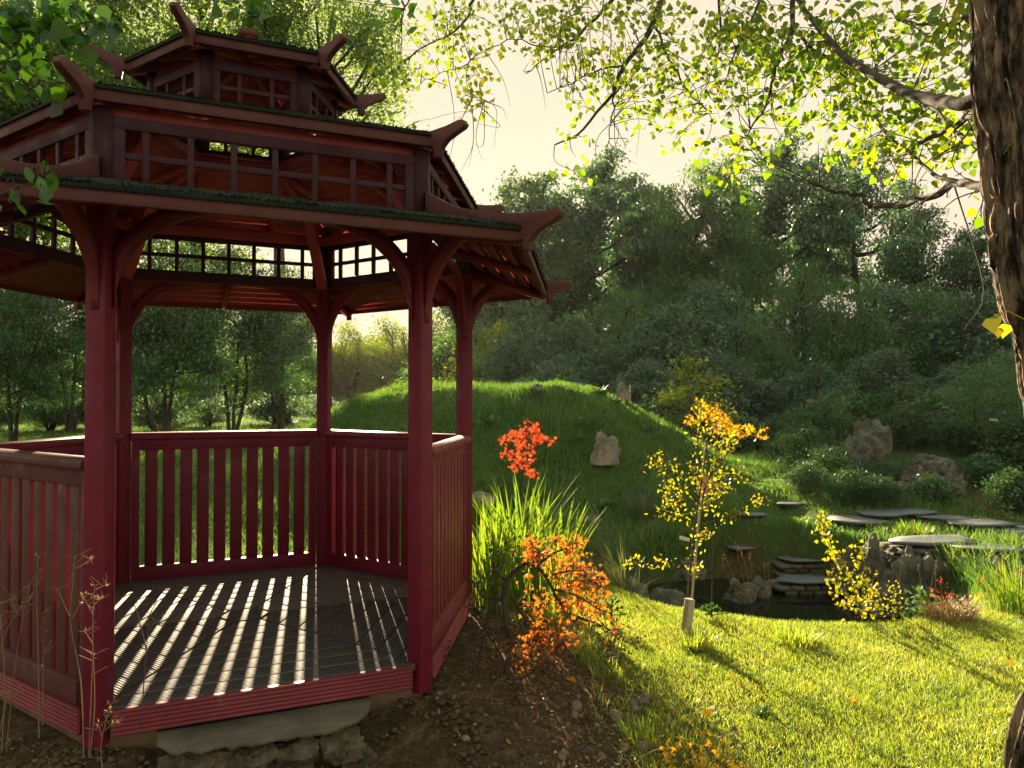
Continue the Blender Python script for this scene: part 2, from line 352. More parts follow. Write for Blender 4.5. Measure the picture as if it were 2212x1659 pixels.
# posts
a = Acc(); h_ = .042; box(a, 1.35-h_, 1.35+h_, -h_, h_, -.14, 2.058)
o = a.build('post', M['red'], gz, bevel=.005); ring(o, ALL)
# railings
def railing(ks, mat_, slatmat, label):
    top = bpy.data.objects.new('railing', None); COL.objects.link(top); top.parent = gz
    a = Acc(); prof = [(-.052, .962), (-.052, .985), (-.040, 1.0), (-.02, 1.007), (.02, 1.007), (.040, 1.0), (.052, .985), (.052, .962)]
    n2 = len(prof); hw = .622
    v = [(-hw, -1.172-p, z) for p, z in prof] + [(hw, -1.172-p, z) for p, z in prof]
    a.add(v, {0: [list(range(n2))[::-1]], 1: [list(range(n2, 2*n2))], 2: [[i, (i+1) % n2, n2+(i+1) % n2, n2+i] for i in range(n2)]})
    a.build('handrail', mat_, top, bevel=.002)
    a = Acc(); hw = .618
    box(a, -hw+.052, hw-.052, -1.190, -1.154, .885, .961); box(a, -hw+.052, hw-.052, -1.205, -1.150, -.012, .095)
    box(a, -hw, -hw+.052, -1.192, -1.152, -.01, .961); box(a, hw-.052, hw, -1.192, -1.152, -.01, .961)
    a.build('rail_frame', mat_, top, bevel=.002)
    sw = .079; x0, x1 = -hw+.052, hw-.052; ns = 10; g = ((x1-x0) - ns*sw)/(ns+1)
    for i in range(ns):
        a = Acc(); xs = x0 + g + i*(sw+g); box(a, xs, xs+sw, -1.184, -1.160, .095, .885); bo_ = a.build('baluster', slatmat, top, bevel=.0015)
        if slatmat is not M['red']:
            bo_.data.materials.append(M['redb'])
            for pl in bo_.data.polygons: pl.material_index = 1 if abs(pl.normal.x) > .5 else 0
    top.rotation_euler = (0, 0, R(60*ks[0])); top['label'] = label
    for k_ in ks[1:]:
        c = top.copy(); COL.objects.link(c); c.rotation_euler = (0, 0, R(60*k_))
        for ch in top.children:
            d = ch.copy(); COL.objects.link(d); d.parent = c
railing([3, 2, 4], M['red'], M['red'], 'deep red slatted railing')
railing([5], M['redc'], M['redc'], 'weathered brownish railing')
railing([1], M['redb'], M['redb'], 'faded pinkish red railing')
# curved braces
def arc_brace(r0, z0, rad, w_=.075, th=.038):
    pr = []; N = 12
    for i in range(N+1):
        t = R(90)*i/N; pr.append((r0 + rad*(1-math.cos(t)), z0 + rad*math.sin(t)))
    for i in range(N, -1, -1):
        t = R(90)*i/N; rr = rad - 0; pr.append((r0 + rad*(1-math.cos(t)) - w_*math.cos(t)*.0 - w_*.75*math.sin(R(45)) * (1-abs(2*i/N-1)**2)*1.0 - .0, z0 + rad*math.sin(t) + w_*.75*math.sin(R(45))*(1-abs(2*i/N-1)**2) + .0))
    return pr
def brace_mesh(r0, z0, rad, depth_=.07, th=.038):
    N = 12; inn = []; outp = []
    for i in range(N+1):
        t = R(90)*i/N; inn.append((rad*(1-math.cos(t)), rad*math.sin(t)))
        R2 = rad + depth_; t2 = R(90)*i/N
        x, z = rad - R2*math.cos(t2), R2*math.sin(t2)
        outp.append((max(x, 0.0), min(z, rad)))
    # keep the ends square on the post and the beam
    a = Acc()
    for i in range(N):
        q = [inn[i], inn[i+1], outp[i+1], outp[i]]
        v = [(r0+p[0], -th/2, z0+p[1]) for p in q] + [(r0+p[0], th/2, z0+p[1]) for p in q]
        a.add(v, [[3,2,1,0],[4,5,6,7],[0,1,5,4],[2,3,7,6]] + ([[3,0,4,7]] if i == 0 else []) + ([[1,2,6,5]] if i == N-1 else []))
    return a
o = brace_mesh(1.392, 1.60, .42).build('outer_brace', M['redb'], gz, bevel=0); ring(o, ALL)
# straight struts up to the middle hips
a = Acc(); beam(a, (1.315, 0, 2.06), (.98, 0, 2.57), .045, .07, (0, 1, 0.01)); o = a.build('inner_strut', M['ceil'], gz, bevel=.002)
a = None; ring(o, ALL)
# in-plane braces, each side has two
for sgn in (1, -1):
    br = brace_mesh(0, 0, .42)
    V = np.concatenate(br.v); th_ = V[:, 1].copy(); xx = V[:, 0].copy(); zz = V[:, 2].copy()
    V2 = np.stack([sgn*(.628 - xx), -1.172 + th_, 1.615 + zz], 1)
    br.v = [V2]; o = br.build('arched_brace', M['red'], gz); ring(o, ALL)
# lattice windows
def lattice(apo, half, zb, zt, xs, zm, fr=.05, th=.03, bar=.026, name='lattice_window', mat_=None, railb=.07):
    a = Acc(); y0, y1 = -apo, -apo+th
    box(a, -half, half, y0, y1, zb-railb, zb); box(a, -half, half, y0, y1, zt, zt+.05)
    box(a, -half, -half+fr, y0+.001, y1-.001, zb, zt); box(a, half-fr, half, y0+.001, y1-.001, zb, zt)
    prev = -half+fr
    for x in xs: box(a, x-bar/2, x+bar/2, y0+.004, y1-.006, zb, zt)
    ed = [-half+fr] + [q for x in xs for q in (x-bar/2, x+bar/2)] + [half-fr]
    for i in range(0, len(ed), 2): box(a, ed[i], ed[i+1], y0+.006, y1-.008, zm-bar/2, zm+bar/2)
    return a.build(name, mat_ or M['redshade'], gz, bevel=.0015)
sp_ = .172; o = lattice(1.200, .642, 2.13, 2.345, [(-3+i)*sp_ for i in range(7)], 2.238); ring(o, ALL)
o = lattice(.452, .212, 2.76, 2.945, [-.082, .082], 2.86, fr=.035, bar=.022, railb=.03, name='upper_lattice_window'); ring(o, ALL)
def corner_trim(apo, wd, th, z0, z1, name):
    a = Acc()
    for s in (1, -1):   # outer corner at +x direction vertex 0; two boards
        c = np.array([apo/math.cos(R(30)), 0]); d = np.array([-math.sin(R(30)), s*math.cos(R(30))])
        nrm = np.array([math.cos(R(30)), s*math.sin(R(30))]); ci = np.array([(apo-th)/math.cos(R(30)), 0])
        p = [c, c + d*wd, c + d*wd - nrm*th, ci]
        if s < 0: p = p[::-1]
        prism(a, [tuple(q) for q in p], z0, z1)
    return a.build(name, M['redshade'], gz)
o = corner_trim(1.206, .058, .03, 2.055, 2.43, 'corner_board'); ring(o, ALL)
o = corner_trim(.456, .052, .025, 2.72, 3.04, 'upper_corner_board'); ring(o, ALL)
# plates (ring beams) inside
def ringbeam(apo_o, apo_i, z0, z1, name, m_):
    a = Acc(); prism(a, [(-apo_o*T30, -apo_o), (apo_o*T30, -apo_o), (apo_i*T30, -apo_i), (-apo_i*T30, -apo_i)], z0, z1)
    o = a.build(name, m_, gz, bevel=.002); ring(o, ALL)
ringbeam(1.168, 1.12, 2.375, 2.44, 'wall_plate', M['ceil'])
ringbeam(.452, .40, 2.69, 2.73, 'upper_wall_plate', M['redb'])
rngm = np.random.default_rng(5)
def roof(name, ae, ze, ai, zi, fas_h, nb, horn, hip_r, mat_f, moss_h, rafters=(0,), mc='ceil'):
    """one roof tier: eave apothem/height, inner apothem/height"""
    top = bpy.data.objects.new(name, None); COL.objects.link(top); top.parent = gz
    sl_ = (zi-ze)/(ae-ai); L_ = math.hypot(ae-ai, zi-ze)
    zf = lambda ap: ze + (ae-ap)*sl_
    # under-boards, lapped: each a thin strip parallel to the eave
    a = Acc(); d = (ae-.012-ai)/nb
    for i in range(nb):
        p0 = ae-.012-i*d; p1 = p0-d*.85
        hexa(a, [(-p0*T30, -p0, zf(p0)-.044), (p0*T30, -p0, zf(p0)-.044), (p1*T30, -p1, zf(p1)-.024), (-p1*T30, -p1, zf(p1)-.024)],
                [(-p0*T30, -p0, zf(p0)-.014), (p0*T30, -p0, zf(p0)-.014), (p1*T30, -p1, zf(p1)-.014), (-p1*T30, -p1, zf(p1)-.014)])
    o = a.build('roof_boards', M[mc], top); ob = [o]
    a = Acc(); hexa(a, [(-(ae-.01)*T30, -(ae-.01), zf(ae-.01)-.0138), ((ae-.01)*T30, -(ae-.01), zf(ae-.01)-.0138), (ai*T30, -ai, zf(ai)-.0138), (-ai*T30, -ai, zf(ai)-.0138)],
            [(-(ae-.01)*T30, -(ae-.01), zf(ae-.01)-.0125), ((ae-.01)*T30, -(ae-.01), zf(ae-.01)-.0125), (ai*T30, -ai, zf(ai)-.0125), (-ai*T30, -ai, zf(ai)-.0125)])
    ob.append(a.build('underlay', M['dwood'], top))
    # covering, lumpy with moss
    a = Acc(); nu, nv = 60, 14; V = []
    for j in range(nv+1):
        ap = ae+.012 - (ae+.012-ai)*j/nv
        for i in range(nu+1):
            x = (2*i/nu-1)*ap*T30; V.append((x, -ap, zf(ap)-.012 + .010 + moss_h*(.55 + .8*mnoise.noise(Vector((x*9, ap*9, zi*7))))*(1 if j else .35)))
    nV = len(V); V2 = [(x, y, z) for x, y, z in V]
    F = [[j*(nu+1)+i, j*(nu+1)+i+1, (j+1)*(nu+1)+i+1, (j+1)*(nu+1)+i] for j in range(nv) for i in range(nu)]
    base = len(V2); V2 += [(x, y, zf(-y)-.0135) for x, y, z in V[:nu+1]]
    F += [[base+i, base+i+1, i+1, i] for i in range(nu)]
    a.add(V2, F); ob.append(a.build('shingles', M['shingle'], top, smooth=True))
    a = Acc(); N = 2600; ap = ae+.010 - (rngm.random(N)**1.8)*.30*(ae-ai); x = (rngm.random(N)*2-1)*ap*T30
    P = np.stack([x, -ap, zf(ap)+.002 + 0*x], 1); cl = .4+.9*fbm(x*8, ap*8+zi)
    blades(a, P, moss_h*.8*cl*rngm.uniform(.3, 1, N), .010, rngm, .9, seg=1)
    leaves(a, P[:500] + [0, 0, moss_h*.3], .012, rngm, 'kite'); ob.append(tag(a.build('moss', M['moss'], top), kind='stuff'))
    a = Acc(); ft = .024
    prism(a, [(-ae*T30, -ae), (ae*T30, -ae), ((ae-ft)*T30, -(ae-ft)), (-(ae-ft)*T30, -(ae-ft))], ze-fas_h-.012, ze-.013)
    ob.append(a.build('fascia', mat_f, top, bevel=.002))
    for xr in rafters:
        a = Acc(); p0, p1 = ae-.03, ai+.02
        hexa(a, [(xr-.022, -p0, zf(p0)-.075), (xr+.022, -p0, zf(p0)-.075), (xr+.022, -p1, zf(p1)-.085), (xr-.022, -p1, zf(p1)-.085)],
                [(xr-.022, -p0, zf(p0)-.034), (xr+.022, -p0, zf(p0)-.034), (xr+.022, -p1, zf(p1)-.026), (xr-.022, -p1, zf(p1)-.026)])
        ob.append(a.build('rafter', M[mc], top))
    rest = []
    for o in ob:
        for k_ in range(1, 6):
            c = o.copy(); COL.objects.link(c); c.rotation_euler = (0, 0, R(60*k_))
    c30 = math.cos(R(30)); a = Acc()
    zr = lambda r: zf(r*c30)
    rr = [hip_r, ae/c30-.03]
    hexa(a, [(rr[0], -.02, zr(rr[0])-.11), (rr[1], -.02, zr(rr[1])-.085), (rr[1], .02, zr(rr[1])-.085), (rr[0], .02, zr(rr[0])-.11)],
            [(rr[0], -.02, zr(rr[0])-.03), (rr[1], -.02, zr(rr[1])-.036), (rr[1], .02, zr(rr[1])-.036), (rr[0], .02, zr(rr[0])-.03)])
    hp = a.build('hip_rafter', M[mc], top)
    a = Acc(); plate(a, horn, -.018, .018); hn = a.build('ridge_horn', M['fasc'], top, bevel=.003)
    for o in (hp, hn):
        for k_ in range(1, 6):
            c = o.copy(); COL.objects.link(c); c.rotation_euler = (0, 0, R(60*k_))
    return top
horn_l = [(1.395, 2.226), (1.45, 2.195), (1.52, 2.157), (1.60, 2.122), (1.71, 2.09), (1.80, 2.07), (1.90, 2.055), (2.0, 2.047), (2.08, 2.046), (2.135, 2.05), (2.146, 2.03), (2.14, 2.012), (2.10, 1.993), (2.05, 1.974), (2.01, 1.952), (1.985, 1.92), (1.985, 1.885), (1.955, 1.885), (1.952, 1.93), (1.85, 2.0), (1.395, 2.12)]
horn_m = [(1.02, 2.635), (1.15, 2.572), (1.25, 2.535), (1.34, 2.515), (1.433, 2.508), (1.52, 2.514), (1.60, 2.528), (1.622, 2.522), (1.634, 2.50), (1.62, 2.486), (1.57, 2.469), (1.52, 2.449), (1.485, 2.417), (1.478, 2.375), (1.445, 2.378), (1.438, 2.43), (1.30, 2.50), (1.02, 2.59)]
horn_u = [(.34, 3.20), (.45, 3.140), (.54, 3.110), (.637, 3.104), (.72, 3.118), (.80, 3.142), (.816, 3.136), (.826, 3.115), (.812, 3.10), (.765, 3.079), (.72, 3.055), (.69, 3.022), (.685, 2.985), (.652, 2.988), (.645, 3.03), (.54, 3.08), (.34, 3.16)]
roof('lower_roof', 1.687, 1.990, 1.215, 2.125, .050, 5, horn_l, 1.40, M['fasc'], .018, (0,), 'redb')
roof('middle_roof', 1.241, 2.500, .40, 2.775, .052, 8, horn_m, .47, M['fasc'], .011, (-.28, .28))
roof('upper_roof', .552, 3.090, .02, 3.30, .052, 5, horn_u, .04, M['fasc'], .010, (0,))
a = Acc(); q = .045
prism(a, [(-q, -q), (q, -q), (q, q), (-q, q)], 3.26, 3.335)
a.add([(-q*1.25, -q*1.25, 3.335), (q*1.25, -q*1.25, 3.335), (q*1.25, q*1.25, 3.335), (-q*1.25, q*1.25, 3.335), (0, 0, 3.45)], {0: [[3,2,1,0]], 1: [[0,1,4],[1,2,4],[2,3,4],[3,0,4]]})
a.build('finial', M['redb'], gz)

# ================================================================ nature
rng = np.random.default_rng(11)
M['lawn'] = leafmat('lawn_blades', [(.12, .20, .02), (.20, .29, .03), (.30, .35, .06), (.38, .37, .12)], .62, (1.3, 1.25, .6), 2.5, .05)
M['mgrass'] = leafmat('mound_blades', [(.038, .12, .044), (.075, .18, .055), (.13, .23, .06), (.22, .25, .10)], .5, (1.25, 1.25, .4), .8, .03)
M['reed'] = leafmat('reed_blades', [(.08, .17, .025), (.15, .25, .035), (.26, .27, .07)], .6, (1.3, 1.25, .35), 2, .05)
M['tuss'] = leafmat('tussock_blades', [(.05, .085, .04), (.10, .13, .06), (.20, .18, .09)], .4, (1.1, 1.1, .6), 2, .03)
M['poplar'] = leafmat('poplar_leaves', [(.07, .14, .02), (.13, .22, .02), (.22, .27, .02), (.34, .30, .015)], .66, (1.45, 1.45, .28), .35, .04)
M['gold'] = leafmat('golden_leaves', [(.15, .21, .03), (.25, .27, .03), (.33, .26, .03)], .6, (1.35, 1.2, .3), 4, .03)
M['orange'] = leafmat('orange_leaves', [(.12, .15, .035), (.28, .20, .04), (.42, .17, .035), (.46, .13, .03), (.36, .24, .045)], .6, (1.4, .95, .35), 5, .02)
M['amber'] = leafmat('amber_leaves', [(.34, .31, .03), (.44, .32, .03), (.50, .24, .03)], .6, (1.4, 1.05, .3), 4, .02)
M['redleaf'] = leafmat('red_leaves', [(.40, .05, .025), (.58, .09, .05), (.55, .17, .06)], .55, (1.5, .8, .5), 5, .02)
M['flower'] = leafmat('red_petals', [(.55, .015, .01), (.65, .04, .015)], .4, (1.3, .6, .6))
M['oak'] = leafmat('dark_tree_leaves', [(.038, .090, .036), (.068, .14, .050), (.105, .175, .055)], .48, (1.2, 1.35, .5), .12, .06)
M['bluegreen'] = leafmat('bluish_tree_leaves', [(.034, .084, .052), (.060, .125, .070), (.092, .165, .080)], .48, (1.2, 1.35, .6), .15, .08)  # teal of shaded foliage is put into this base colour
M['fresh'] = leafmat('fresh_green_leaves', [(.040, .11, .040), (.070, .155, .052), (.11, .20, .055)], .5, (1.3, 1.35, .4), .2, .05)
M['lime'] = leafmat('sunlit_lime_leaves', [(.10, .16, .02), (.17, .22, .03), (.24, .26, .035)], .55, (1.3, 1.3, .4), .3, .03)
M['pale'] = leafmat('pale_tree_leaves', [(.10, .17, .07), (.16, .24, .08), (.24, .30, .09)], .6, (1.3, 1.35, .5), .2, .05)
M['fir'] = leafmat('conifer_needles', [(.030, .075, .030), (.055, .11, .036), (.08, .14, .04)], .3, (1.1, 1.2, .5), 3, .04)
M['herb'] = leafmat('broad_weed_leaves', [(.035, .09, .025), (.07, .14, .03), (.13, .20, .03)], .45, (1.2, 1.25, .5), 3, .08)

def hgt(P2): return ground_h(P2[:, 0], P2[:, 1])
def scatter(n, fn):                  # rejection sampling in (D, lat)
    return fn(n)
# ---------- lawn
N = 400000; D = 2.7 + 4.1*rng.random(N)**.85; L = -.3 + 5.6*rng.random(N)
x, y = DL(D, L); pm = pond_mask(x, y); sm = soil_mask(x, y)
keep = (pm < .32) & (rng.random(N) > sm*1.25) & (rng.random(N) < .35 + 1.1*fbm(x*3, y*3)) & (D < 6.9)
x, y = x[keep], y[keep]; z = ground_h(x, y) - .004; n_ = len(x); edge = sstep(.02, .3, pond_mask(x, y))
H = rng.uniform(.018, .048, n_)*(.6 + .9*fbm(x*1.7+9, y*1.7)) * (1 + 1.6*edge)
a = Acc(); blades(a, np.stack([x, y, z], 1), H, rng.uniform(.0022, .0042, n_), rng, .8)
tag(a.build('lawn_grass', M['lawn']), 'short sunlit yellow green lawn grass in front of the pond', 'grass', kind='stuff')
# longer tufts on the pond edge and through the soil border
def tuft(name, cx, cy, r, n, h, m_, label, cat, lean=.5, wd=.004, group=None, gs=.25, dirs_out=True, seg=4):
    a = Acc(); an = rng.uniform(0, 2*np.pi, n); rr = r*np.sqrt(rng.random(n)); x = cx + rr*np.cos(an); y = cy + rr*np.sin(an)
    P = np.stack([x, y, ground_h(x, y)-.01], 1); dd = np.stack([np.cos(an), np.sin(an), 0*an], 1) if dirs_out else None
    if dirs_out: dd = unit(dd + rng.normal(size=dd.shape)*[gs*2, gs*2, 0])
    loc = (cx, cy, float(ground_h(cx, cy))); P = P - np.array(loc)
    blades(a, P, h*rng.uniform(.5, 1.05, n), wd*rng.uniform(.7, 1.2, n), rng, lean, dd, seg=seg)
    o = a.build(name, m_); o.location = loc; return tag(o, label, cat, group)
N = 26000; D = 3.0 + 3.4*rng.random(N); L = -1.2 + 2.6*rng.random(N); x, y = DL(D, L); sm = soil_mask(x, y)
keep = (np.abs(sm-.5) < .42) & (fbm(x*5, y*5) > .47) & (np.hypot(x, y) > 1.6); x, y = x[keep], y[keep]
a = Acc(); blades(a, np.stack([x, y, ground_h(x, y)], 1), rng.uniform(.03, .10, len(x)), .005, rng, .9, seg=3)
tag(a.build('border_grass', M['lawn']), 'ragged grass tufts where the lawn meets the soil', 'grass', kind='stuff')
# ---------- mound and path grass
N = 340000; D = 6.4 + 11.8*rng.random(N); L = -6.5 + 14*rng.random(N); x, y = DL(D, L); pm = pond_mask(x, y); sm = soil_mask(x, y)
keep = (pm < .42) & ((D > 8.2) | (L > 3.0) | (L < -.5) | (D > 7.9)) & (rng.random(N) > sm*1.2) & (rng.random(N) < .30 + 1.2*fbm(x*1.5, y*1.5)); x, y = x[keep], y[keep]; n_ = len(x)
mn = fbm(x*.9+5, y*.9)
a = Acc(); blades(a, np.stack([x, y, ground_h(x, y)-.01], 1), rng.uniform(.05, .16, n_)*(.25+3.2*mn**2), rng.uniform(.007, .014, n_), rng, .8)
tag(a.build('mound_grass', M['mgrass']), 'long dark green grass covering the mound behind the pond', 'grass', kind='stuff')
N = 130000; D = 18 + 30*rng.random(N)**1.3; L = (-.7 + 1.45*rng.random(N))*D; x, y = DL(D, L)
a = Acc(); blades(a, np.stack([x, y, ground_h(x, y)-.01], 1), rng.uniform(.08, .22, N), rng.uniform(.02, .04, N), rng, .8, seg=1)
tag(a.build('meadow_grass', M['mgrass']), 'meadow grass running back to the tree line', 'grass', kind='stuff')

# ---------- trees
def tree_mesh(seed, H, tr, lobes, nleaf, leafL, shape, clump, stems=1, splay=.0, base_z=0., droop=0., twig=True, nper=60):
    g = np.random.default_rng(seed); wd = Acc(); lf = Acc(); trunks = []
    for s in range(stems):
        an = g.uniform(0, 2*np.pi) ; top = np.array([splay*math.cos(an)*H*.35, splay*math.sin(an)*H*.35, H*.86])
        b = np.array([math.cos(an)*.15*(stems > 1)*tr*4, math.sin(an)*.15*(stems > 1)*tr*4, -.3]); mid1 = b + (top-b)*.33 + g.normal(size=3)*[.03*H, .03*H, 0]; mid2 = b + (top-b)*.66 + g.normal(size=3)*[.04*H, .04*H, 0]
        c = curve_pts([b, mid1, mid2, top], 12); rad = np.linspace(tr, tr*.18, len(c)); rad[0] *= 1.3; tube(wd, c, rad, 8); trunks.append(c)
    tot = sum(l[3]*l[3]*l[4] for l in lobes)
    for (cx, cy, cz, rx, rz) in lobes:
        c0 = np.array([cx, cy, cz]); best = None
        for c in trunks:
            ok = c[(c[:, 2] < cz*.9+.2) & (c[:, 2] > cz*.35)]; ok = ok if len(ok) else c[1:3]
            dd = np.linalg.norm(ok - c0 - [0, 0, -rx*.8], axis=1); i = dd.argmin()
            if best is None or dd[i] < best[0]: best = (dd[i], ok[i])
        st = best[1]; limb = curve_pts([st, st*.5 + c0*.5 + [0, 0, -.12*rx] + g.normal(size=3)*.1*rx, c0 + [0, 0, rz*.2]], 8)
        tube(wd, limb, np.linspace(tr*.42, tr*.12, len(limb)), 6)
        n_l = int(nleaf*rx*rx*rz/tot); nc = max(4, n_l//nper); d = unit(g.normal(size=(nc, 3))); rr = g.random(nc)**.33
        C = c0 + d*rr[:, None]*[rx, rx, rz]; C += g.normal(size=C.shape)*clump*.4
        for i in range(nc):
            if twig and i % 2 == 0:
                s0 = limb[g.integers(len(limb)//2, len(limb))]; tube(wd, curve_pts([s0, (s0+C[i])/2 + g.normal(size=3)*.12*rx, C[i]], 5), [tr*.09, tr*.07, tr*.06, tr*.05, tr*.035][:5] if False else np.linspace(tr*.09, tr*.03, len(curve_pts([s0, (s0+C[i])/2, C[i]], 5))), 4)
        k_ = g.integers(int(nper*.5), int(nper*1.5), nc); idx = np.repeat(np.arange(nc), k_)
        P = C[idx] + g.normal(size=(len(idx), 3))*clump*[1, 1, .55]; P[:, 2] -= droop*np.abs(g.normal(size=len(idx)))*clump
        leaves(lf, P, leafL*g.uniform(.6, 1.25, len(idx)), g, shape, .55, droop*.8 + .15)
    return wd, lf
def rlobes(g, H, R_, zb, n, rl=.42, flat=.8):
    out = []
    for i in range(n):
        t = (i+.5)/n; z = zb + (H-zb)*(t**.8)*.92; prof = math.sin(math.pi*min(1, .18+.80*t))**.7; an = i*2.4 + g.uniform(-.5, .5); r = R_*prof*(1-rl)*g.uniform(.5, 1.05)
        out.append((r*math.cos(an), r*math.sin(an), z, R_*rl*g.uniform(.75, 1.2)*max(.55, prof), R_*rl*flat*g.uniform(.8, 1.2)*max(.55, prof)))
    return out
PROTO = {}
def proto(key, seed, H, R_, zb, nl, tr, nleaf, leafL, shape, clump, mat_, wmat='dwood', **kw):
    g = np.random.default_rng(seed); rl = kw.pop('rl', .42); wd, lf = tree_mesh(seed, H, tr, rlobes(g, H, R_, zb, nl, rl), nleaf, leafL, shape, clump, **kw)
    wo = wd.build('trunk', M[wmat], smooth=True); lo = lf.build('crown', M[mat_]); PROTO[key] = (wo.data, lo.data, H); bpy.data.objects.remove(wo); bpy.data.objects.remove(lo)
def plant(key, name, px, D, label, cat, H=None, top=None, rot=0, wide=1., group=None, names=('trunk', 'crown'), sink=0, mat_=None):
    wm, lm, H0 = PROTO[key]; p = at(px, D); p.z -= sink
    if top is not None: H = CAMP[2] + (HZ-top)/FPX*D - p.z
    s = H/H0; e = empty(name, p, label, cat, group, rz=rot); e.scale = (s*wide, s*wide, s)
    for nm, me in zip(names, (wm, lm)):
        if mat_ and nm == names[1]: me = me.copy(); me.materials[0] = M[mat_]
        o = bpy.data.objects.new(nm, me); COL.objects.link(o); o.parent = e
    return e
proto('oakA', 21, 13, 4.3, 3.0, 26, .26, 36000, .24, 'kite', .34, 'oak', rl=.29, nper=95)
proto('oakB', 22, 14, 4.2, 3.2, 26, .26, 33000, .24, 'kite', .34, 'bluegreen', rl=.28, nper=95)
proto('freshA', 23, 12.5, 3.8, 2.4, 25, .22, 36000, .28, 'slim', .36, 'fresh', rl=.30, nper=95, droop=.5)
proto('openA', 24, 14, 4.6, 5.0, 14, .30, 17000, .23, 'kite', .36, 'bluegreen', rl=.30)
proto('willow', 25, 6, 2.6, .5, 12, .12, 26000, .19, 'slim', .32, 'fresh', stems=4, splay=.5, rl=.42, droop=.3)
proto('thicket', 26, 5, 2.6, .35, 12, .10, 26000, .15, 'kite', .24, 'bluegreen', stems=4, splay=.5, rl=.44)
proto('stemmy', 27, 9, 3.3, 1.3, 24, .11, 32000, .16, 'kite', .36, 'oak', wmat='wood', stems=3, splay=.55, rl=.30)
proto('tallA', 28, 22, 4.2, 4.5, 24, .34, 30000, .20, 'kite', .52, 'pale', wmat='wood', rl=.30)
proto('tallB', 29, 21, 4.6, 13.6, 13, .30, 12000, .20, 'kite', .50, 'pale', wmat='wood', rl=.28)
proto('lime', 30, 6, 2.9, .5, 11, .14, 14000, .17, 'kite', .36, 'lime', stems=3, splay=.4, rl=.42)
# far right tree line
gR = 'tall trees beyond the mound'
for px, D, top, key, wide, label in [
  (1040, 44, 415, 'oakB', .95, 'tall tree partly hidden behind the right roof corners of the gazebo'),
  (1165, 40, 352, 'oakA', .95, 'rounded dark green tree just right of the gazebo roof, leftmost of the open tree line'),
  (1300, 41, 300, 'oakB', .9, 'tall bluish green tree rising behind the hanging poplar twigs'),
  (1420, 44, 380, 'oakA', .85, 'lower dark tree crown in the dip of the tree line'),
  (1540, 37, 315, 'freshA', .95, 'fresh green drooping tree in the middle of the tree line'),
  (1690, 40, 262, 'oakB', .85, 'tallest bluish tree of the tree line behind the golden poplar leaves'),
  (1850, 42, 278, 'openA', .9, 'open crowned tree with dark limbs showing against the sky'),
  (1985, 37, 430, 'openA', .95, 'lower thin crowned tree with sky showing through left of the big trunk'),
  (2120, 35, 450, 'openA', .95, 'thin crowned bluish tree beside the big poplar trunk'),
  (2270, 33, 470, 'oakB', .9, 'dark tree behind the big poplar trunk')]:
    plant(key, 'tree', px, D, label, 'tree', top=top, rot=px*.37, wide=wide, group=gR)
gB = 'bushes along the foot of the tree line'
for i, (px, D, top, key, wide) in enumerate([(1060, 32, 700, 'lime', 1.1), (1150, 28, 660, 'thicket', 1.0), (1245, 26, 690, 'thicket', 1.05), (1330, 30, 620, 'willow', 1.0), (1440, 26, 660, 'thicket', 1.05), (1540, 29, 610, 'thicket', .95), (1640, 25, 680, 'willow', 1.), (1740, 28, 560, 'willow', .8), (1840, 26, 600, 'willow', .85), (1930, 29, 620, 'thicket', 1.0), (2030, 27, 600, 'willow', .9), (2130, 25, 640, 'thicket', 1.0), (2240, 27, 600, 'willow', .9),
   (1200, 23, 770, 'thicket', 1.2), (1390, 22, 780, 'thicket', 1.2), (1580, 22, 770, 'thicket', 1.2), (1780, 21, 790, 'thicket', 1.2), (1900, 22, 760, 'thicket', 1.2), (2060, 21, 790, 'thicket', 1.2), (2190, 21, 760, 'thicket', 1.2)]):
    plant(key, 'bush', px, D, {'lime': 'pale yellow green bush under the trees', 'willow': 'feathery narrow leaved bush under the trees', 'thicket': 'dense dark green bush under the trees'}[key] + ', %s from the left in the %s row' % ((ORD[i], 'back') if i < 13 else (ORD[i-13], 'front')), 'bush', top=top, rot=i*1.3, wide=wide, group=gB)
# behind the gazebo, left
for i, (px, D, top) in enumerate([(-120, 30, 830), (0, 32, 850), (110, 31, 840), (230, 33, 845), (340, 31, 850), (450, 34, 858), (600, 36, 850), (690, 40, 850)]):
    plant('willow' if i % 3 else 'thicket', 'bush', px, D, 'low dark bush under the small trees behind the gazebo, %s from the left' % ORD[i], 'bush', top=top, rot=i*2.1, wide=2.3, group='low bushes behind the gazebo', mat_='oak')
for i, (px, D, top) in enumerate([(-180, 50, 700), (-60, 56, 740), (60, 58, 720), (180, 60, 740), (300, 58, 700), (400, 56, 730), (520, 60, 730), (640, 58, 745), (720, 62, 740), (820, 65, 730), (930, 62, 735), (1010, 36, 700)]):
    plant('thicket' if i % 2 else 'willow', 'bush', px, D, 'far hedge bush seen behind the gazebo, %s from the left' % ORD[i], 'bush', top=top, rot=i*1.7, wide=1.35, group='hedge behind the gazebo', mat_='fresh' if i % 3 else 'lime')
gL = 'small multi stemmed trees seen through the gazebo'
for px, D, top, wide, label in [(-150, 22, 520, .9, 'dark leaning tree at the left picture edge behind the gazebo'), (30, 25, 560, .9, 'tree with leaning bare stems left of the front left post'), (150, 30, 520, .9, 'dark tree close behind the front left post'), (360, 24, 500, .9, 'dark leafy tree behind the left half of the back railing'), (500, 27, 520, .9, 'dark tree with forked stems behind the middle of the back railing'), (610, 30, 560, .8, 'dark tree left of the back right post')]:
    plant('stemmy', 'tree', px, D, label, 'tree', top=top, rot=px*.7, wide=wide, group=gL)
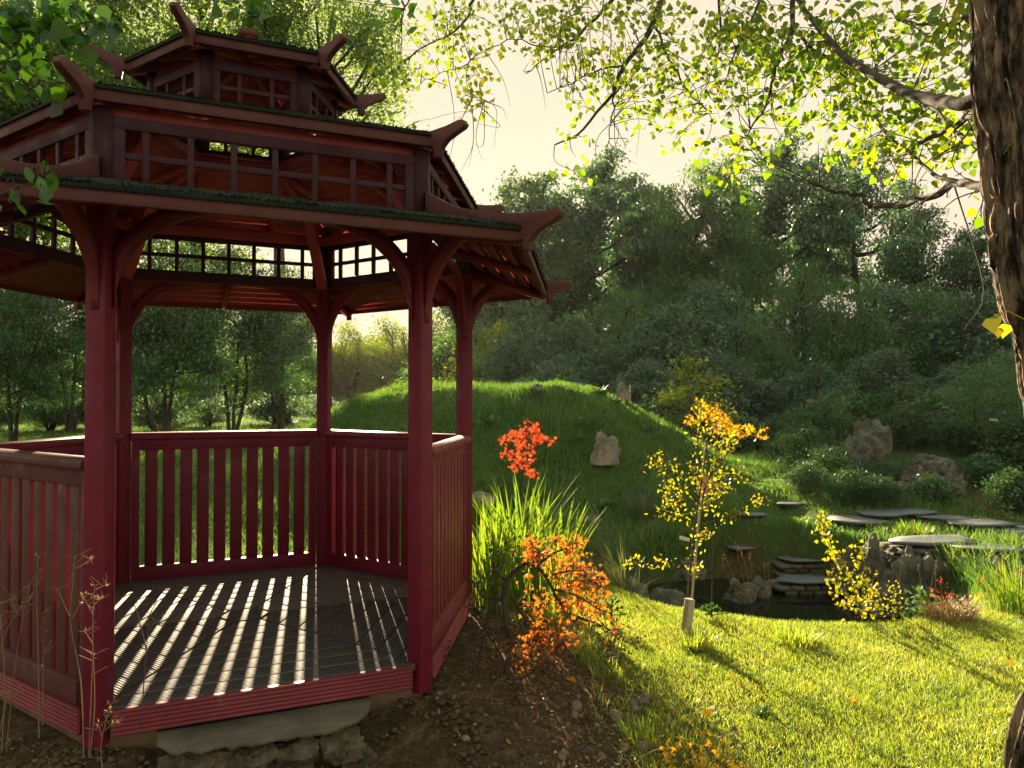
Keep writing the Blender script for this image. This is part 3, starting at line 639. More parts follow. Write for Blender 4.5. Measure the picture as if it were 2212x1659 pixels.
for px, D, top, label in [(750, 60, 700, 'sunlit yellow green tree just right of the back right post'), (850, 58, 690, 'sunlit yellow green tree behind the front right post'), (950, 58, 680, 'sunlit yellow green tree between the two right posts'), (420, 62, 700, 'sunlit yellow green tree behind the dark trees left'), (-40, 60, 690, 'sunlit yellow green tree at the far left'), (200, 62, 700, 'sunlit yellow green tree behind the left post'), (570, 62, 720, 'sunlit yellow green tree behind the back railing middle')]:
    plant('lime', 'tree', px, D, label, 'tree', top=top, rot=px*.3, group='yellow green trees in the sun')
for px, D, key, top, label in [(40, 36, 'tallA', -260, 'tall pale green tree left of the gazebo roof'), (230, 34, 'tallA', -300, 'tall pale green tree behind the left roof horns'), (430, 40, 'tallA', -200, 'tall pale green tree behind the roof peak'), (610, 36, 'tallB', -160, 'tall pale tree with high crown right of the roof peak'), (702, 38, 'tallB', -10, 'tall pale tree at the right end of the group above the roof'), (-160, 32, 'tallA', -260, 'tall pale green tree past the left picture edge')]:
    plant(key, 'tree', px, D, label, 'tree', top=top, rot=px*.11, wide=1.15, group='tall pale trees above the gazebo')

# ---------- the big poplar with hanging boughs
pc = curve_pts([at(2295, 3.2, z=-.6), at(2300, 3.2, z=-.25), at(2335, 3.2, z=.3), at(2338, 3.2, z=.9), at(2306, 3.2, 800), at(2251, 3.2, 600), at(2228, 3.2, 400), at(2203, 3.2, 0), at(2180, 3.25, -500), at(2150, 3.3, -1100)], 120)
pop = empty('poplar_tree', tuple(pc[0]), 'big rough barked poplar trunk at the right edge with yellow green hanging leafy boughs', 'tree')
nb_, na = len(pc), 150; th = np.linspace(0, 2*np.pi, na, endpoint=False); V = []
r0 = np.interp(pc[:, 2], [-.6, -.3, 0, .6, 1.5, 3, 5], [.26, .215, .195, .182, .175, .17, .15])
fine = 6; idx = np.linspace(0, nb_-1, 620); pcf = np.stack([np.interp(idx, range(nb_), pc[:, i]) for i in range(3)], 1); r0f = np.interp(idx, range(nb_), r0)
for i, (c, r) in enumerate(zip(pcf, r0f)):
    z = c[2]; wv_ = .5*fbm(th*2+z*.6, z*1.3+0*th); rid = np.abs(vn(th*5.5 + wv_*3, z*2.6 + 0*th + wv_*2)*2-1); rid2 = np.abs(vn(th*13+9 + wv_*3, z*7 + 0*th)*2-1)
    rr = r + .052*(1-rid)**1.6*-1 + .035 - .022*(1-rid2)**2 + .008*(fbm(th*30, z*30+0*th)-.5) - .02
    V.append(np.stack([c[0]+rr*np.cos(th+.3), c[1]+rr*np.sin(th+.3), np.full(na, z)], 1))
m_ = len(pcf); a = Acc(); I = np.arange((m_-1)*na); ii, jj = I//na, I % na
a.add(np.concatenate(V) - pc[0], np.stack([ii*na+jj, ii*na+(jj+1) % na, (ii+1)*na+(jj+1) % na, (ii+1)*na+jj], 1)); a.build('trunk', M['bark'], pop, smooth=True)
BO = [ # boughs: (px, py, D)..., r0, r1
 ([(2175,190,3.3),(2090,215,3.5),(2010,212,3.9),(1900,170,4.5),(1800,90,5.2),(1740,0,5.8),(1700,-90,6.3)], .034, .016),
 ([(2210,400,3.3),(2140,398,3.5),(2060,394,3.9),(2020,412,4.1),(1950,432,4.5),(1885,446,4.8)], .024, .016),
 ([(1885,446,4.8),(1850,425,4.9),(1770,400,5.0)], .018, .009),
 ([(2175,205,3.3),(2116,236,3.7),(2049,278,4.2),(1985,307,4.6),(1937,329,4.9),(1885,345,5.2)], .022, .008),
 ([(2150,330,3.4),(2100,300,3.8),(2030,240,4.4),(1960,200,4.9),(1900,150,5.5)], .014, .006),
 ([(2080,395,3.8),(2000,350,4.2),(1930,280,4.6),(1880,200,5.2),(1850,130,5.7)], .012, .005),
 ([(1500,-120,6.8),(1433,0,6.6),(1414,54,6.5),(1388,93,6.5),(1349,137,6.5),(1327,192,6.4),(1286,230,6.4),(1248,279,6.3),(1199,301,6.3)], .030, .006),
 ([(1380,-80,7.2),(1324,0,7.2),(1267,61,7.1),(1215,102,7.1),(1142,157,7.0)], .022, .004),
 ([(1417,51,6.5),(1439,109,6.4),(1478,176,6.3),(1535,224,6.2)], .012, .004),
 ([(1760,-100,5.8),(1718,0,5.7),(1721,61,5.7),(1695,128,5.6),(1682,205,5.6),(1631,298,5.5)], .024, .005),
 ([(1721,61,5.7),(1762,106,5.6),(1830,160,5.5),(1900,200,5.3)], .014, .005),
 ([(1060,-60,7.6),(1017,0,7.5),(1009,28,7.5),(978,62,7.4),(927,92,7.4),(885,118,7.3)], .018, .004),
 ([(1660,-60,6.2),(1635,30,6.2),(1600,110,6.1),(1570,170,6.1)], .014, .004),
 ([(1545,-60,6.6),(1560,30,6.6),(1552,100,6.5),(1530,170,6.5)], .014, .004),
 ([(940,-60,7.2),(880,0,7.2),(850,30,7.2)], .010, .004), ([(2212,60,3.4),(2120,30,3.8),(2020,45,4.4),(1940,30,5.0)], .018, .006),
 ([(1215,102,7.1),(1150,95,7.0),(1100,82,7.1),(1050,105,7.1),(1005,140,7.0),(1010,205,6.9)], .007, .002), ([(1005,140,7.0),(945,148,7.1),(880,178,7.0)], .004, .002), ([(1350,-60,6.8),(1240,20,6.9),(1180,60,6.9)], .010, .003), ([(1010,205,6.9),(1040,225,6.9),(900,265,6.9)], .003, .0015),
 ([(1349,137,6.5),(1290,140,6.5),(1230,170,6.5),(1180,200,6.5)], .009, .003), ([(1327,192,6.4),(1322,260,6.3),(1300,330,6.3)], .008, .003)]
wd = Acc(); BP = []
for pts, ra, rb in BO:
    P = curve_pts([np.array(at(px, D, py)) for px, py, D in pts], 26); P = P + np.cumsum(rng.normal(size=P.shape)*.006, 0)
    tube(wd, P - pc[0], np.linspace(ra, rb, len(P)), 8); BP.append(P)
ALLP = np.concatenate(BP)
lf = Acc(); CLU = []
for cx, cy, rx, ry, n_, D0 in [(1400,70,240,90,75,6.5),(1340,170,120,70,22,6.4),(1470,190,90,60,15,6.3),(1640,60,90,70,20,6),(1720,90,110,90,30,5.6),(1880,110,170,110,52,5.4),(1990,200,110,110,26,5.0),(1800,215,120,60,20,5.5),(1640,170,90,70,16,5.6),
   (1050,25,150,35,18,7.3),(930,60,60,40,6,7.3),(2080,70,90,80,16,4.2),(1560,300,60,35,3,5.8),(1960,290,130,60,12,4.8),(2050,330,70,50,6,4.4),(1000,110,60,50,7,7.2),(880,170,60,40,6,7.2)]:
    for i in range(n_):
        an = rng.uniform(0, 2*np.pi); q = math.sqrt(rng.random()); CLU.append((cx+rx*q*math.cos(an), cy+ry*q*math.sin(an), D0*rng.uniform(.93, 1.07), 10, .085))
CLU += [(x_, y_, d_, n_, .075) for x_, y_, d_, n_ in [(1015,170,7,12),(1000,90,7,12),(955,75,7.2,12),(1010,150,7,10),(1120,60,7,14),(1145,95,7,12),(1165,110,7,12),(940,140,7.1,10),(900,150,7.1,10),(860,150,7.1,10),(1030,160,6.9,10),(1030,165,7,8),(1045,225,6.8,14),(1010,215,6.8,10),(1000,205,6.8,8),(870,190,6.8,10),(850,180,7,8),(880,275,6.9,7),(1025,125,7,8),(1205,20,6.9,12),(1230,110,6.6,12),(1255,210,6.5,12),(1320,170,6.4,16),(1285,205,6.5,10),(1250,235,6.5,8),(1380,240,6.2,14),(1400,225,6.2,14),(1370,260,6.2,12),(1440,250,6.0,8),(1420,270,6.1,10),
  (1460,305,6,9),(1480,285,6,9),(1500,250,6,9),(1260,300,6.2,8),(1230,290,6.2,8),(1245,345,6,7),(1245,380,5.2,7),(1585,340,5,16),(1600,315,5,14),(1575,370,5,14),(1650,325,5.0,16),(1630,300,5.1,14),(1570,395,5,8),(1770,315,4.8,8),(1790,318,4.8,8),(1850,320,4.8,14),(1880,310,4.8,14),(1895,350,4.7,10),(1905,370,4.7,10),(1880,345,4.7,10),(1650,230,5.5,12),(1700,240,5.4,10),(1720,270,5.4,10),(1680,285,5.4,8),(2110,430,3.6,5),(2095,440,3.6,3),(2070,300,4,8),(2160,330,3.2,2),(2120,340,3.5,4)]]
for cx, cy, D_, n_, sp2 in CLU:
    c = np.array(at(cx, D_, cy)); d = ALLP - c; dist = np.linalg.norm(d*[1, 1, .8], axis=1); j = dist.argmin()
    if dist[j] > .05:
        s0 = ALLP[j]; md = (s0+c)/2 + [0, 0, .10*min(1, dist[j])] + rng.normal(size=3)*.05*dist[j]
        tube(wd, curve_pts([s0, md, c + [0, 0, .03]], 8) - pc[0], np.linspace(.0045, .0018, len(curve_pts([s0, md, c], 8))), 4)
    P = c + rng.normal(size=(n_, 3))*sp2*[1, 1, .85]; leaves(lf, P - pc[0], .055*rng.uniform(.7, 1.15, n_), rng, 'heart', .05, .9)
# bare twigs
for i in range(150):
    j = rng.integers(len(ALLP)); p = ALLP[j]
    e = p + np.array([rng.normal()*.22, rng.normal()*.15, -abs(rng.normal())*.30]); tube(wd, curve_pts([p, (p+e)/2 + rng.normal(size=3)*.08, e], 8) - pc[0], np.linspace(.0045, .0012, len(curve_pts([p, p, e], 8))), 4)
wd.build('boughs', M['wood'], pop, smooth=True); lf.build('leaves', M['poplar'], pop)
# the near spray on the trunk
a = Acc(); 
for px, py, L_ in [(2145, 684, .075), (2174, 700, .055), (2160, 708, .04)]:
    leaves(a, [np.array(at(px, 2.9, py)) - pc[0]], L_, rng, 'heart', 0, .6, dirs=np.array([[-.3, 0, -.6]]))
tube(a, np.array([at(2215, 3.05, 690), at(2180, 2.95, 672), at(2150, 2.9, 680)]) - pc[0], .002, 4); a.build('leaf_spray', M['gold'], pop)
# near leafy branches at the upper left
M['nearleaf'] = leafmat('near_green_leaves', [(.03, .09, .015), (.06, .15, .02), (.10, .20, .02)], .55, (1.2, 1.35, .3), 2, .06)
def spray(label, pts, clusters, L_, r_, n_=7, spread=.07, shape='heart'):
    P = curve_pts([np.array(at(px, D, py)) for px, py, D in pts], 16); e = empty('leafy_branch', tuple(P[0]), label, 'branch', 'near branches at the upper left')
    wd = Acc(); lf = Acc(); tube(wd, P-P[0], np.linspace(r_, r_*.4, len(P)), 6)
    for px, py, D in clusters:
        c = np.array(at(px, D, py)); j = np.linalg.norm(P-c, axis=1).argmin(); tube(wd, curve_pts([P[j], (P[j]+c)/2 + [0, 0, .02], c], 5)-P[0], .0018, 4)
        Q = c + rng.normal(size=(n_, 3))*spread; leaves(lf, Q-P[0], L_*rng.uniform(.7, 1.15, n_), rng, shape, .1, .8)
    wd.build('stem', M['wood'], e); lf.build('leaves', M['nearleaf'], e)
spray('dark green leafy branch hanging into the top left corner', [(-120,-40,2.9),(0,20,3),(90,60,3.1),(190,40,3.2)], [(20,20,3),(50,50,3),(80,70,3.1),(110,40,3.1),(150,60,3.2),(175,30,3.2),(60,10,3),(120,100,3.1),(30,90,3),(70,130,3.1),(10,60,3),(190,10,3.2),(140,20,3.2)], .075, .006, 9, .05)
spray('small leafy branch hanging just left of the upper left roof horn', [(-100,140,3),(0,180,3),(60,190,3.1)], [(20,180,3),(50,190,3),(80,200,3),(0,200,3),(100,190,3.1)], .07, .004, 4, .04)
spray('close leafy sprig over the left end of the lower roof', [(-80,440,1.9),(20,410,2),(90,380,2.05)], [(100,350,2.05),(120,385,2.05),(65,365,2.0),(85,400,2.0),(50,425,2.0),(20,440,2),(10,390,2)], .062, .004, 2, .02, 'oval')
spray('leafy twigs hanging at the top edge behind the roof peak', [(420,-80,3.4),(500,-40,3.4),(560,-10,3.4)], [(500,0,3.4),(525,15,3.4),(545,5,3.4),(485,-10,3.4),(560,15,3.4),(850,5,3.4),(875,15,3.5)], .06, .004, 6, .04)

CV1 = lambda X, Y: ((1100+X/3.016)*.8848, (900+Y/3.016)*.8848)
CV2 = lambda X, Y: ((1750+X/2.552)*.8848, (900+Y/2.552)*.8848)
CV3 = lambda X, Y: ((900+X/2.765)*.8848, (1300+Y/2.765)*.8848)
CV5 = lambda X, Y: ((X/1.897)*.8848, (1000+Y/1.897)*.8848)
# ---------- small plants built from stems
def woody(name, label, cat, base, stems, D, clusters, mat_, L_, r0, n_=9, spread=.03, shape='oval', along=True, group=None, wmat='wood', along_n=18, up=.2, droop=.2, mat2=None, cl2=None, names=('stem', 'leaves')):
    """stems: polylines in photo pixels at depth D (each point may carry its own depth)"""
    e = empty(name, tuple(base), label, cat, group); B = np.array(base); wd = Acc(); lf = Acc(); l2 = Acc(); AP = []
    for i, st in enumerate(stems):
        P = curve_pts([np.array(at(p[0], p[2] if len(p) > 2 else D + rng.normal()*.03, p[1])) for p in st], 14)
        ra = r0 if i == 0 else r0*.5; tube(wd, P-B, np.linspace(ra, ra*.35, len(P)), 6); AP.append(P)
        if along:
            Q = P[len(P)//4:] if i else P[len(P)//2:]; idx = rng.integers(0, len(Q), along_n); leaves(lf, Q[idx] + rng.normal(size=(along_n, 3))*spread*.8 - B, L_*rng.uniform(.6, 1.1, along_n), rng, shape, up, droop)
    AP = np.concatenate(AP)
    for acc, cl in ((lf, clusters), (l2, cl2 or [])):
        for c_ in cl:
            c = np.array(at(c_[0], c_[2] if len(c_) > 2 else D + rng.normal()*.05, c_[1])); dd = np.linalg.norm(AP-c, axis=1); j = dd.argmin()
            if dd[j] > .02: tube(wd, curve_pts([AP[j], (AP[j]+c)/2 + [0, 0, .015], c], 5) - B, r0*.16, 4)
            leaves(acc, c + rng.normal(size=(n_, 3))*spread - B, L_*rng.uniform(.6, 1.15, n_), rng, shape, up, droop)
    wd.build(names[0], M[wmat], e, smooth=True)
    if lf.n: lf.build(names[1], M[mat_], e)
    if l2.n: l2.build(names[1], M[mat2], e)
    return e
# young golden tree
D = 5.3; bs = at(1477, D)
st = [[(1477, 1385), (1484, 1290), (1493, 1190), (1505, 1100), (1520, 1010), (1530, 930)]]
for q in [[(1780,1130),(1680,1080),(1530,1040)],[(1840,1000),(1740,900),(1640,870),(1570,900)],[(1830,950),(1680,800),(1550,720),(1470,720)],[(1860,900),(1950,700),(2050,550),(2111,480)],[(1880,900),(2000,800),(2120,760)],[(1820,1150),(1960,1110),(2111,1060),(2250,980),(2330,920)],[(1800,900),(1810,600),(1830,440),(1840,330),(1860,270)],[(1750,1440),(1600,1430),(1400,1420),(1280,1410)],[(1790,1250),(1900,1220)],[(1850,950),(1900,800),(1950,620),(1960,420)],[(1850,1050),(1930,960),(1980,900)],[(1690,1000),(1620,920),(1560,860)],[(1880,860),(1800,780),(1780,700)],[(1750,1500),(1820,1440)]]:
    st.append([CV1(*p) for p in q])
cl = [CV1(*p) for p in [(1530,650),(1500,720),(1640,680),(1660,730),(1570,800),(1600,860),(1590,930),(1640,960),(1700,960),(1540,1040),(1600,1010),(1680,1040),(1700,1090),(1830,620),(1800,540),(1830,470),(1790,400),(1860,300),(1850,360),(1900,400),(2000,560),(1980,640),(1950,700),(1990,720),(2040,600),(2070,540),(1800,700),(1830,760),(1790,790),(1900,960),(1850,960),(1900,1020),(2000,790),(2030,860),(1980,880),(2080,1060),(2000,1080),(1890,1230),(1790,1350),(1740,1420),(1500,1440),(1390,1400),(1320,1420),(1600,1430)]]
cl += [CV2(*p) for p in [(130,640),(60,700),(20,740),(150,670),(240,820),(160,870),(90,900),(50,560),(90,470),(30,420)]]
woody('young_tree', 'young tree with small golden leaves beside the pale stake, centre right', 'tree', bs, st, D, cl, 'gold', .030, .009, 11, .03, 'oval', along_n=34, mat2='amber', cl2=[CV1(*p) for p in [(1530,645),(1860,260),(1840,280)]] + [CV2(258, 800)])
# amber japanese maple behind it
D = 5.9; bs = at(1535, D)
cl = [CV1(*p) for p in [(1900,300),(1930,330),(1960,310),(2000,350),(1980,400),(1940,380),(2030,380),(1900,350),(2040,430),(1860,340),(1960,440),(2010,440),(2090,450),(2111,480),(1800,380),(1760,390)]] + [CV2(*p) for p in [(0,290),(30,320),(60,350),(40,390),(110,370),(150,360),(190,380),(240,400),(280,405),(130,410),(90,390),(170,400)]]
woody('japanese_maple', 'amber leaved maple sapling showing above the golden young tree', 'tree', bs, [[(1535,1330),(1542,1150),(1556,1000),(1560,915)],[(1556,1000),(1590,950),(1650,940)],[(1556,960),(1530,900)]], D, cl, 'amber', .028, .007, 15, .022, 'lace', along=False, wmat='dwood')
# red maple
D = 7.0; bs = at(1140, D)
cl = [CV1(*p) for p in [(590,410),(560,450),(640,450),(630,490),(690,510),(730,530),(660,520),(500,470),(460,480),(420,510),(390,520),(540,500),(520,560),(580,580),(560,620),(400,620),(430,640),(470,650),(510,660),(590,670),(540,690),(500,710),(460,720),(580,760),(600,780),(560,740),(600,500),(490,520)]]
woody('japanese_maple', 'small bright red maple on the green mound right of the gazebo', 'tree', bs, [[(1140,1240),(1128,1150),(1125,1060),(1130,990),(1140,920)],[(1127,1020),(1095,1010)],[(1130,980),(1180,960)],[(1130,970),(1090,955)]], D, cl, 'redleaf', .032, .007, 13, .024, 'lace', along=False, wmat='dwood')
# orange laceleaf maple in the foreground
D = 4.0; bs = at(1084, D)
tr_ = [CV3(*p) for p in [(895,1090),(930,950),(955,750),(930,600),(915,450),(925,340),(980,260),(1060,205),(1130,230),(1200,300),(1260,420),(1350,540),(1500,600)]]
br_ = [[CV3(*p) for p in q] for q in [[(930,340),(1000,480),(1060,600),(1100,850)],[(960,640),(860,700),(840,740)],[(910,430),(850,480),(790,640),(720,960)],[(940,330),(880,280),(830,230)],[(1100,215),(1150,130),(1120,90)],[(1200,290),(1330,260),(1460,250)],[(1250,380),(1400,420),(1560,520)],[(1130,225),(1260,130),(1400,100)],[(1400,560),(1560,620),(1720,700)],[(960,740),(1100,740),(1260,780)],[(955,800),(1080,900),(1130,1060)],[(915,450),(780,430),(700,320)],[(930,600),(780,540),(640,490)],[(1350,340),(1480,320),(1570,360)]]]
cl = []
for x0, y0, x1, y1, n_, sx in [(1080,110,1600,560,64,55),(1060,60,1180,180,12,30),(1240,60,1420,110,12,28),(1440,300,1590,360,13,24),(1120,600,1280,690,16,40),(1100,400,1300,520,14,60),(860,720,980,790,6,20),(1000,740,1100,760,6,20),(1110,750,1320,820,9,22),(1060,900,1190,1080,9,30),(1340,690,1420,740,6,20),(1350,180,1480,260,10,25),(1640,560,1740,680,4,25)]:
    for i in range(n_):
        t = rng.random(); cl.append(CV3(x0+(x1-x0)*t+rng.normal()*sx, y0+(y1-y0)*t+rng.normal()*sx))
dk = [CV3(*p) for p in [(840,60),(880,90),(920,110),(830,180),(870,200),(720,300),(770,300),(820,330),(860,320),(700,320),(640,480),(700,490),(760,500),(800,540),(850,400),(780,400),(690,520),(960,130),(900,620),(860,650),(1500,660),(1600,660),(1680,720),(1620,760),(1580,720),(1700,780),(1640,800),(1540,640),(520,780),(460,830)]]
M['dull'] = leafmat('dull_bronze_leaves', [(.05, .06, .02), (.10, .09, .025)], .45, (1.2, 1, .4), 4)
woody('japanese_maple', 'laceleaf maple with arching dark trunk and orange feathery leaves beside the gazebo', 'tree', bs, [[(p[0], p[1]) for p in tr_]] + br_, D, cl, 'orange', .024, .017, 8, .028, 'lace', along=False, wmat='wood', droop=.7, mat2='dull', cl2=dk)
# yellow green shrub right
D = 5.75; bs = at(1855, D)
st = [[CV2(*p) for p in q] for q in [[(830,1560),(790,1430),(740,1260),(700,1120),(660,1000),(640,910)],[(870,1570),(830,1350),(800,1260),(870,1180),(910,1120)],[(900,1570),(920,1420),(900,1300)],[(930,1570),(970,1450),(980,1360)],[(830,1560),(760,1450),(720,1360)],[(880,1570),(860,1450),(850,1340)]]]
cl = [CV2(*p) for p in [(650,910),(620,940),(640,990),(660,1000),(690,1070),(700,1130),(730,1130),(720,1190),(770,1140),(750,1220),(880,1140),(900,1130),(870,1200),(910,1250),(900,1300),(920,1350),(720,1290),(740,1330),(780,1300),(830,1290),(860,1340),(760,1390),(800,1430),(860,1420),(910,1420),(960,1370),(980,1440),(960,1480),(930,1460),(840,1480),(780,1460),(980,1400),(940,1330),(1000,1490),(880,1500)]]
woody('shrub', 'upright young shrub with round yellow green leaves at the pond edge', 'shrub', bs, st, D, cl, 'gold', .034, .005, 9, .03, 'heart', along_n=18, wmat='wood')
woody('shrub', 'little yellowish shrub just right of the upright young shrub', 'shrub', at(1935, 5.8), [[CV2(*p) for p in [(1090,1560),(1080,1460),(1100,1340)]],[CV2(*p) for p in [(1090,1560),(1120,1450)]]], 5.8, [CV2(*p) for p in [(1100,1350),(1080,1370),(1110,1400),(1070,1440),(1120,1440),(1090,1490),(1060,1500)]], 'gold', .026, .004, 8, .03, 'oval')
woody('flowering_plant', 'green leafy plant at the pond edge left of the red flowers', 'plant', at(1995, 5.75), [[CV2(*p) for p in [(1280,1590),(1270,1480),(1260,1380)]],[CV2(*p) for p in [(1290,1590),(1330,1500)]],[CV2(*p) for p in [(1270,1590),(1200,1500)]]], 5.75, [CV2(*p) for p in [(1260,1390),(1230,1400),(1290,1420),(1200,1470),(1240,1480),(1300,1500),(1340,1530),(1280,1540),(1220,1540),(1370,1570),(1180,1510)]], 'herb', .06, .006, 6, .04, 'oval')
fl = [[CV2(*p) for p in q] for q in [[(1560,1620),(1540,1500),(1480,1430),(1400,1340)],[(1550,1600),(1500,1440),(1380,1390)],[(1560,1610),(1590,1480),(1560,1400)],[(1560,1600),(1450,1480),(1370,1440)]]]
woody('flowering_plant', 'plant with red petals and dark stems left of the brown grass clump', 'plant', at(2100, 5.6), fl, 5.6, [], 'dull', .02, .005, 6, .02, along_n=10, mat2='flower', cl2=[CV2(*p) for p in [(1390,1330),(1380,1395),(1350,1395),(1420,1385),(1470,1420),(1370,1440),(1420,1465),(1440,1420)]])
woody('flowering_plant', 'scattered red flowers by the rocks at the right edge', 'plant', at(2175, 6.3), [[CV2(*p) for p in q] for q in [[(1720,1480),(1740,1350),(1760,1280)],[(1720,1480),(1690,1380),(1660,1300)],[(1740,1480),(1830,1350),(1850,1265)],[(1740,1480),(1850,1380),(1880,1280)]]], 6.3, [], 'dull', .02, .004, 6, .02, along_n=8, mat2='flower', cl2=[CV2(*p) for p in [(1755,1280),(1780,1310),(1660,1305),(1845,1265),(1875,1275),(1680,1385),(1810,1360),(1690,1375)]])
# brown maple seedling, bottom
woody('maple_seedling', 'low bronze leaved maple seedling at the bottom edge of the lawn', 'plant', at(1500, 3.35), [[(1500,1720),(1495,1660),(1480,1620)],[(1500,1700),(1530,1640)],[(1500,1700),(1450,1650)],[(1500,1710),(1570,1660)]], 3.35, [(1440,1610),(1470,1600),(1500,1610),(1530,1600),(1560,1620),(1450,1640),(1490,1640),(1540,1640),(1580,1640),(1420,1640)], 'amber', .030, .004, 10, .03, 'lace', along=False, droop=.3, mat2='dull', cl2=[(1470,1620),(1510,1630),(1550,1650),(1590,1610)])
# pine sapling, dwarf conifers
def conifer(label, px, D, h, r, mat_, n_=900, L_=.04, group=None, name='dwarf_conifer', top=.25):
    p = at(px, D); e = empty(name, tuple(p), label, 'conifer', group); wd = Acc(); lf = Acc()
    tube(wd, [(0,0,-.03),(0,0,h*.5),(0.01,0,h)], [.010, .007, .003], 6)
    k_ = max(14, int(n_/30)); t = rng.random(k_)**.8; rr = r*(1 - t*(1-top)); an = rng.uniform(0, 2*np.pi, k_); tp = np.stack([rr*np.cos(an), rr*np.sin(an), h*(.22 + .78*t) + rr*.15], 1)
    for q in tp: tube(wd, [(0, 0, q[2]*.75), q*[.5, .5, .92], q], [.004, .003, .002], 4)
    ti = rng.integers(0, k_, n_); f = rng.uniform(.35, 1.05, n_)[:, None]; b0_ = np.stack([0*f[:, 0], 0*f[:, 0], tp[ti, 2]*.75], 1); P = b0_*(1-f) + tp[ti]*f
    leaves(lf, P, L_, rng, 'slim', .1, -.35, dirs=unit(tp[ti] - b0_)*1.2)
    wd.build('stem', M['wood'], e); lf.build('foliage', M[mat_], e); return e
conifer('pine sapling with pale needle tufts at the pond edge behind the lawn', 1550, 6.1, .30, .11, 'fresh', 900, .045, name='pine_sapling')
conifer('yellow green dwarf cypress at the pond edge right of the pine sapling', 1625, 5.75, .20, .16, 'lime', 1300, .03)
conifer('small green dwarf conifer at the lawn edge left of the cypress', 1535, 5.6, .09, .10, 'fresh', 500, .03)
conifer('small pale conifer in front of the pond left of the golden tree', 1320, 5.4, .20, .11, 'pale', 500, .035)
for px, D, h, r, l in [(1400, 12.0, .22, .16, 'little dark conifer on the crest of the mound left of the pointed stone'), (1215, 13.0, .35, .14, 'dark cone shaped conifer on the skyline of the mound')]:
    conifer(l, px, D, h, r, 'fir', 600, .05)
proto('juniper', 41, .9, .62, .05, 9, .02, 9000, .075, 'slim', .10, 'fir', rl=.42, stems=4, splay=.6, nper=45)
proto('broad', 42, .9, .6, .05, 9, .02, 4500, .085, 'oval', .12, 'oak', rl=.42, stems=4, splay=.5, nper=40)
gS = 'low shrubs on the right bank'
BK = [(1745,11.6,.75,1.,'juniper'),(1790,10.6,.60,1.1,'juniper'),(1840,10.9,.34,1.5,'juniper'),(1905,10.9,.40,1.4,'juniper'),(1760,13.6,.95,1.,'juniper'),(1960,13.0,.75,1.2,'juniper'),(2030,13.6,.9,1.2,'broad'),(2090,12.2,.75,1.2,'juniper'),(2170,12.9,.9,1.2,'broad'),(1690,13.2,.5,.9,'juniper'),(1940,15.2,1.2,1.,'juniper'),(1860,15.5,1.0,1.,'broad'),(2100,15.5,1.1,1.2,'juniper'),(2220,11.2,.8,1.2,'broad'),(2010,9.6,.35,1.2,'broad'),(2190,9.0,.45,1.1,'broad'),(1830,9.7,.45,1.1,'juniper'),(1900,9.4,.35,1.2,'juniper'),(1740,9.9,.45,1.,'juniper'),(2120,10.6,.4,1.3,'broad'),(2260,14.5,1.2,1.2,'broad'),(1800,17.5,1.2,1.2,'broad'),(2000,18,1.3,1.2,'juniper'),(2150,18,1.4,1.3,'broad'),(1600,19,1.0,1.2,'broad'),(1700,20,1.1,1.2,'juniper')]
for i, (px, D, H_, wd_, key) in enumerate(BK):
    plant(key, 'bank_shrub', px, D, {'juniper': 'low dark needle leaved shrub on the right bank', 'broad': 'low leafy dark green shrub on the right bank'}[key] + ', %s from the left' % rank([q[:2] for q in BK], (px, D)), 'shrub', H=H_, rot=i*1.9, wide=wd_, group=gS, names=('stems', 'foliage'))
# light maple right and other saplings
proto('lightmaple', 43, 1.9, .75, .75, 9, .022, 5200, .065, 'slim', .12, 'lime', 'wood', rl=.36, droop=.2, nper=45)
proto('sapling', 44, 1.6, .40, .35, 8, .012, 1500, .055, 'oval', .09, 'fresh', 'wood', rl=.36, nper=30)
plant('lightmaple', 'maple_tree', 2125, 11.3, 'light green layered maple on a thin trunk left of the big poplar trunk', 'tree', top=775, names=('trunk', 'crown'), mat_='fresh')
plant('lightmaple', 'maple_tree', 2230, 12.6, 'light green maple half hidden behind the big poplar trunk', 'tree', top=735, mat_='fresh', rot=2)
plant('sapling', 'sapling', 1488, 16.5, 'fresh green sapling standing out against the dark hedge above the mound', 'tree', top=765, wide=1.5, mat_='lime')
plant('sapling', 'sapling', 1800, 13.6, 'thin pale sapling just left of the big split rock', 'tree', top=835, wide=.9)
plant('sapling', 'sapling', 1683, 24, 'lone thin trunked sapling on the far grass at the end of the path', 'tree', top=800, wide=1.2, mat_='bluegreen')
for px, D in ((2088, 14.5), (2200, 13.5)):
    p = at(px, D); a = Acc(); tube(a, [(0,0,0),(0,0,.30)], [.045,.04], 10); o = a.build('tree_guard', M['slate']); o.location = p
    tag(o, 'pale plastic tree guard standing in the shrubs, %s one' % ('left' if px < 2100 else 'right'), 'tree guard', 'tree guards')
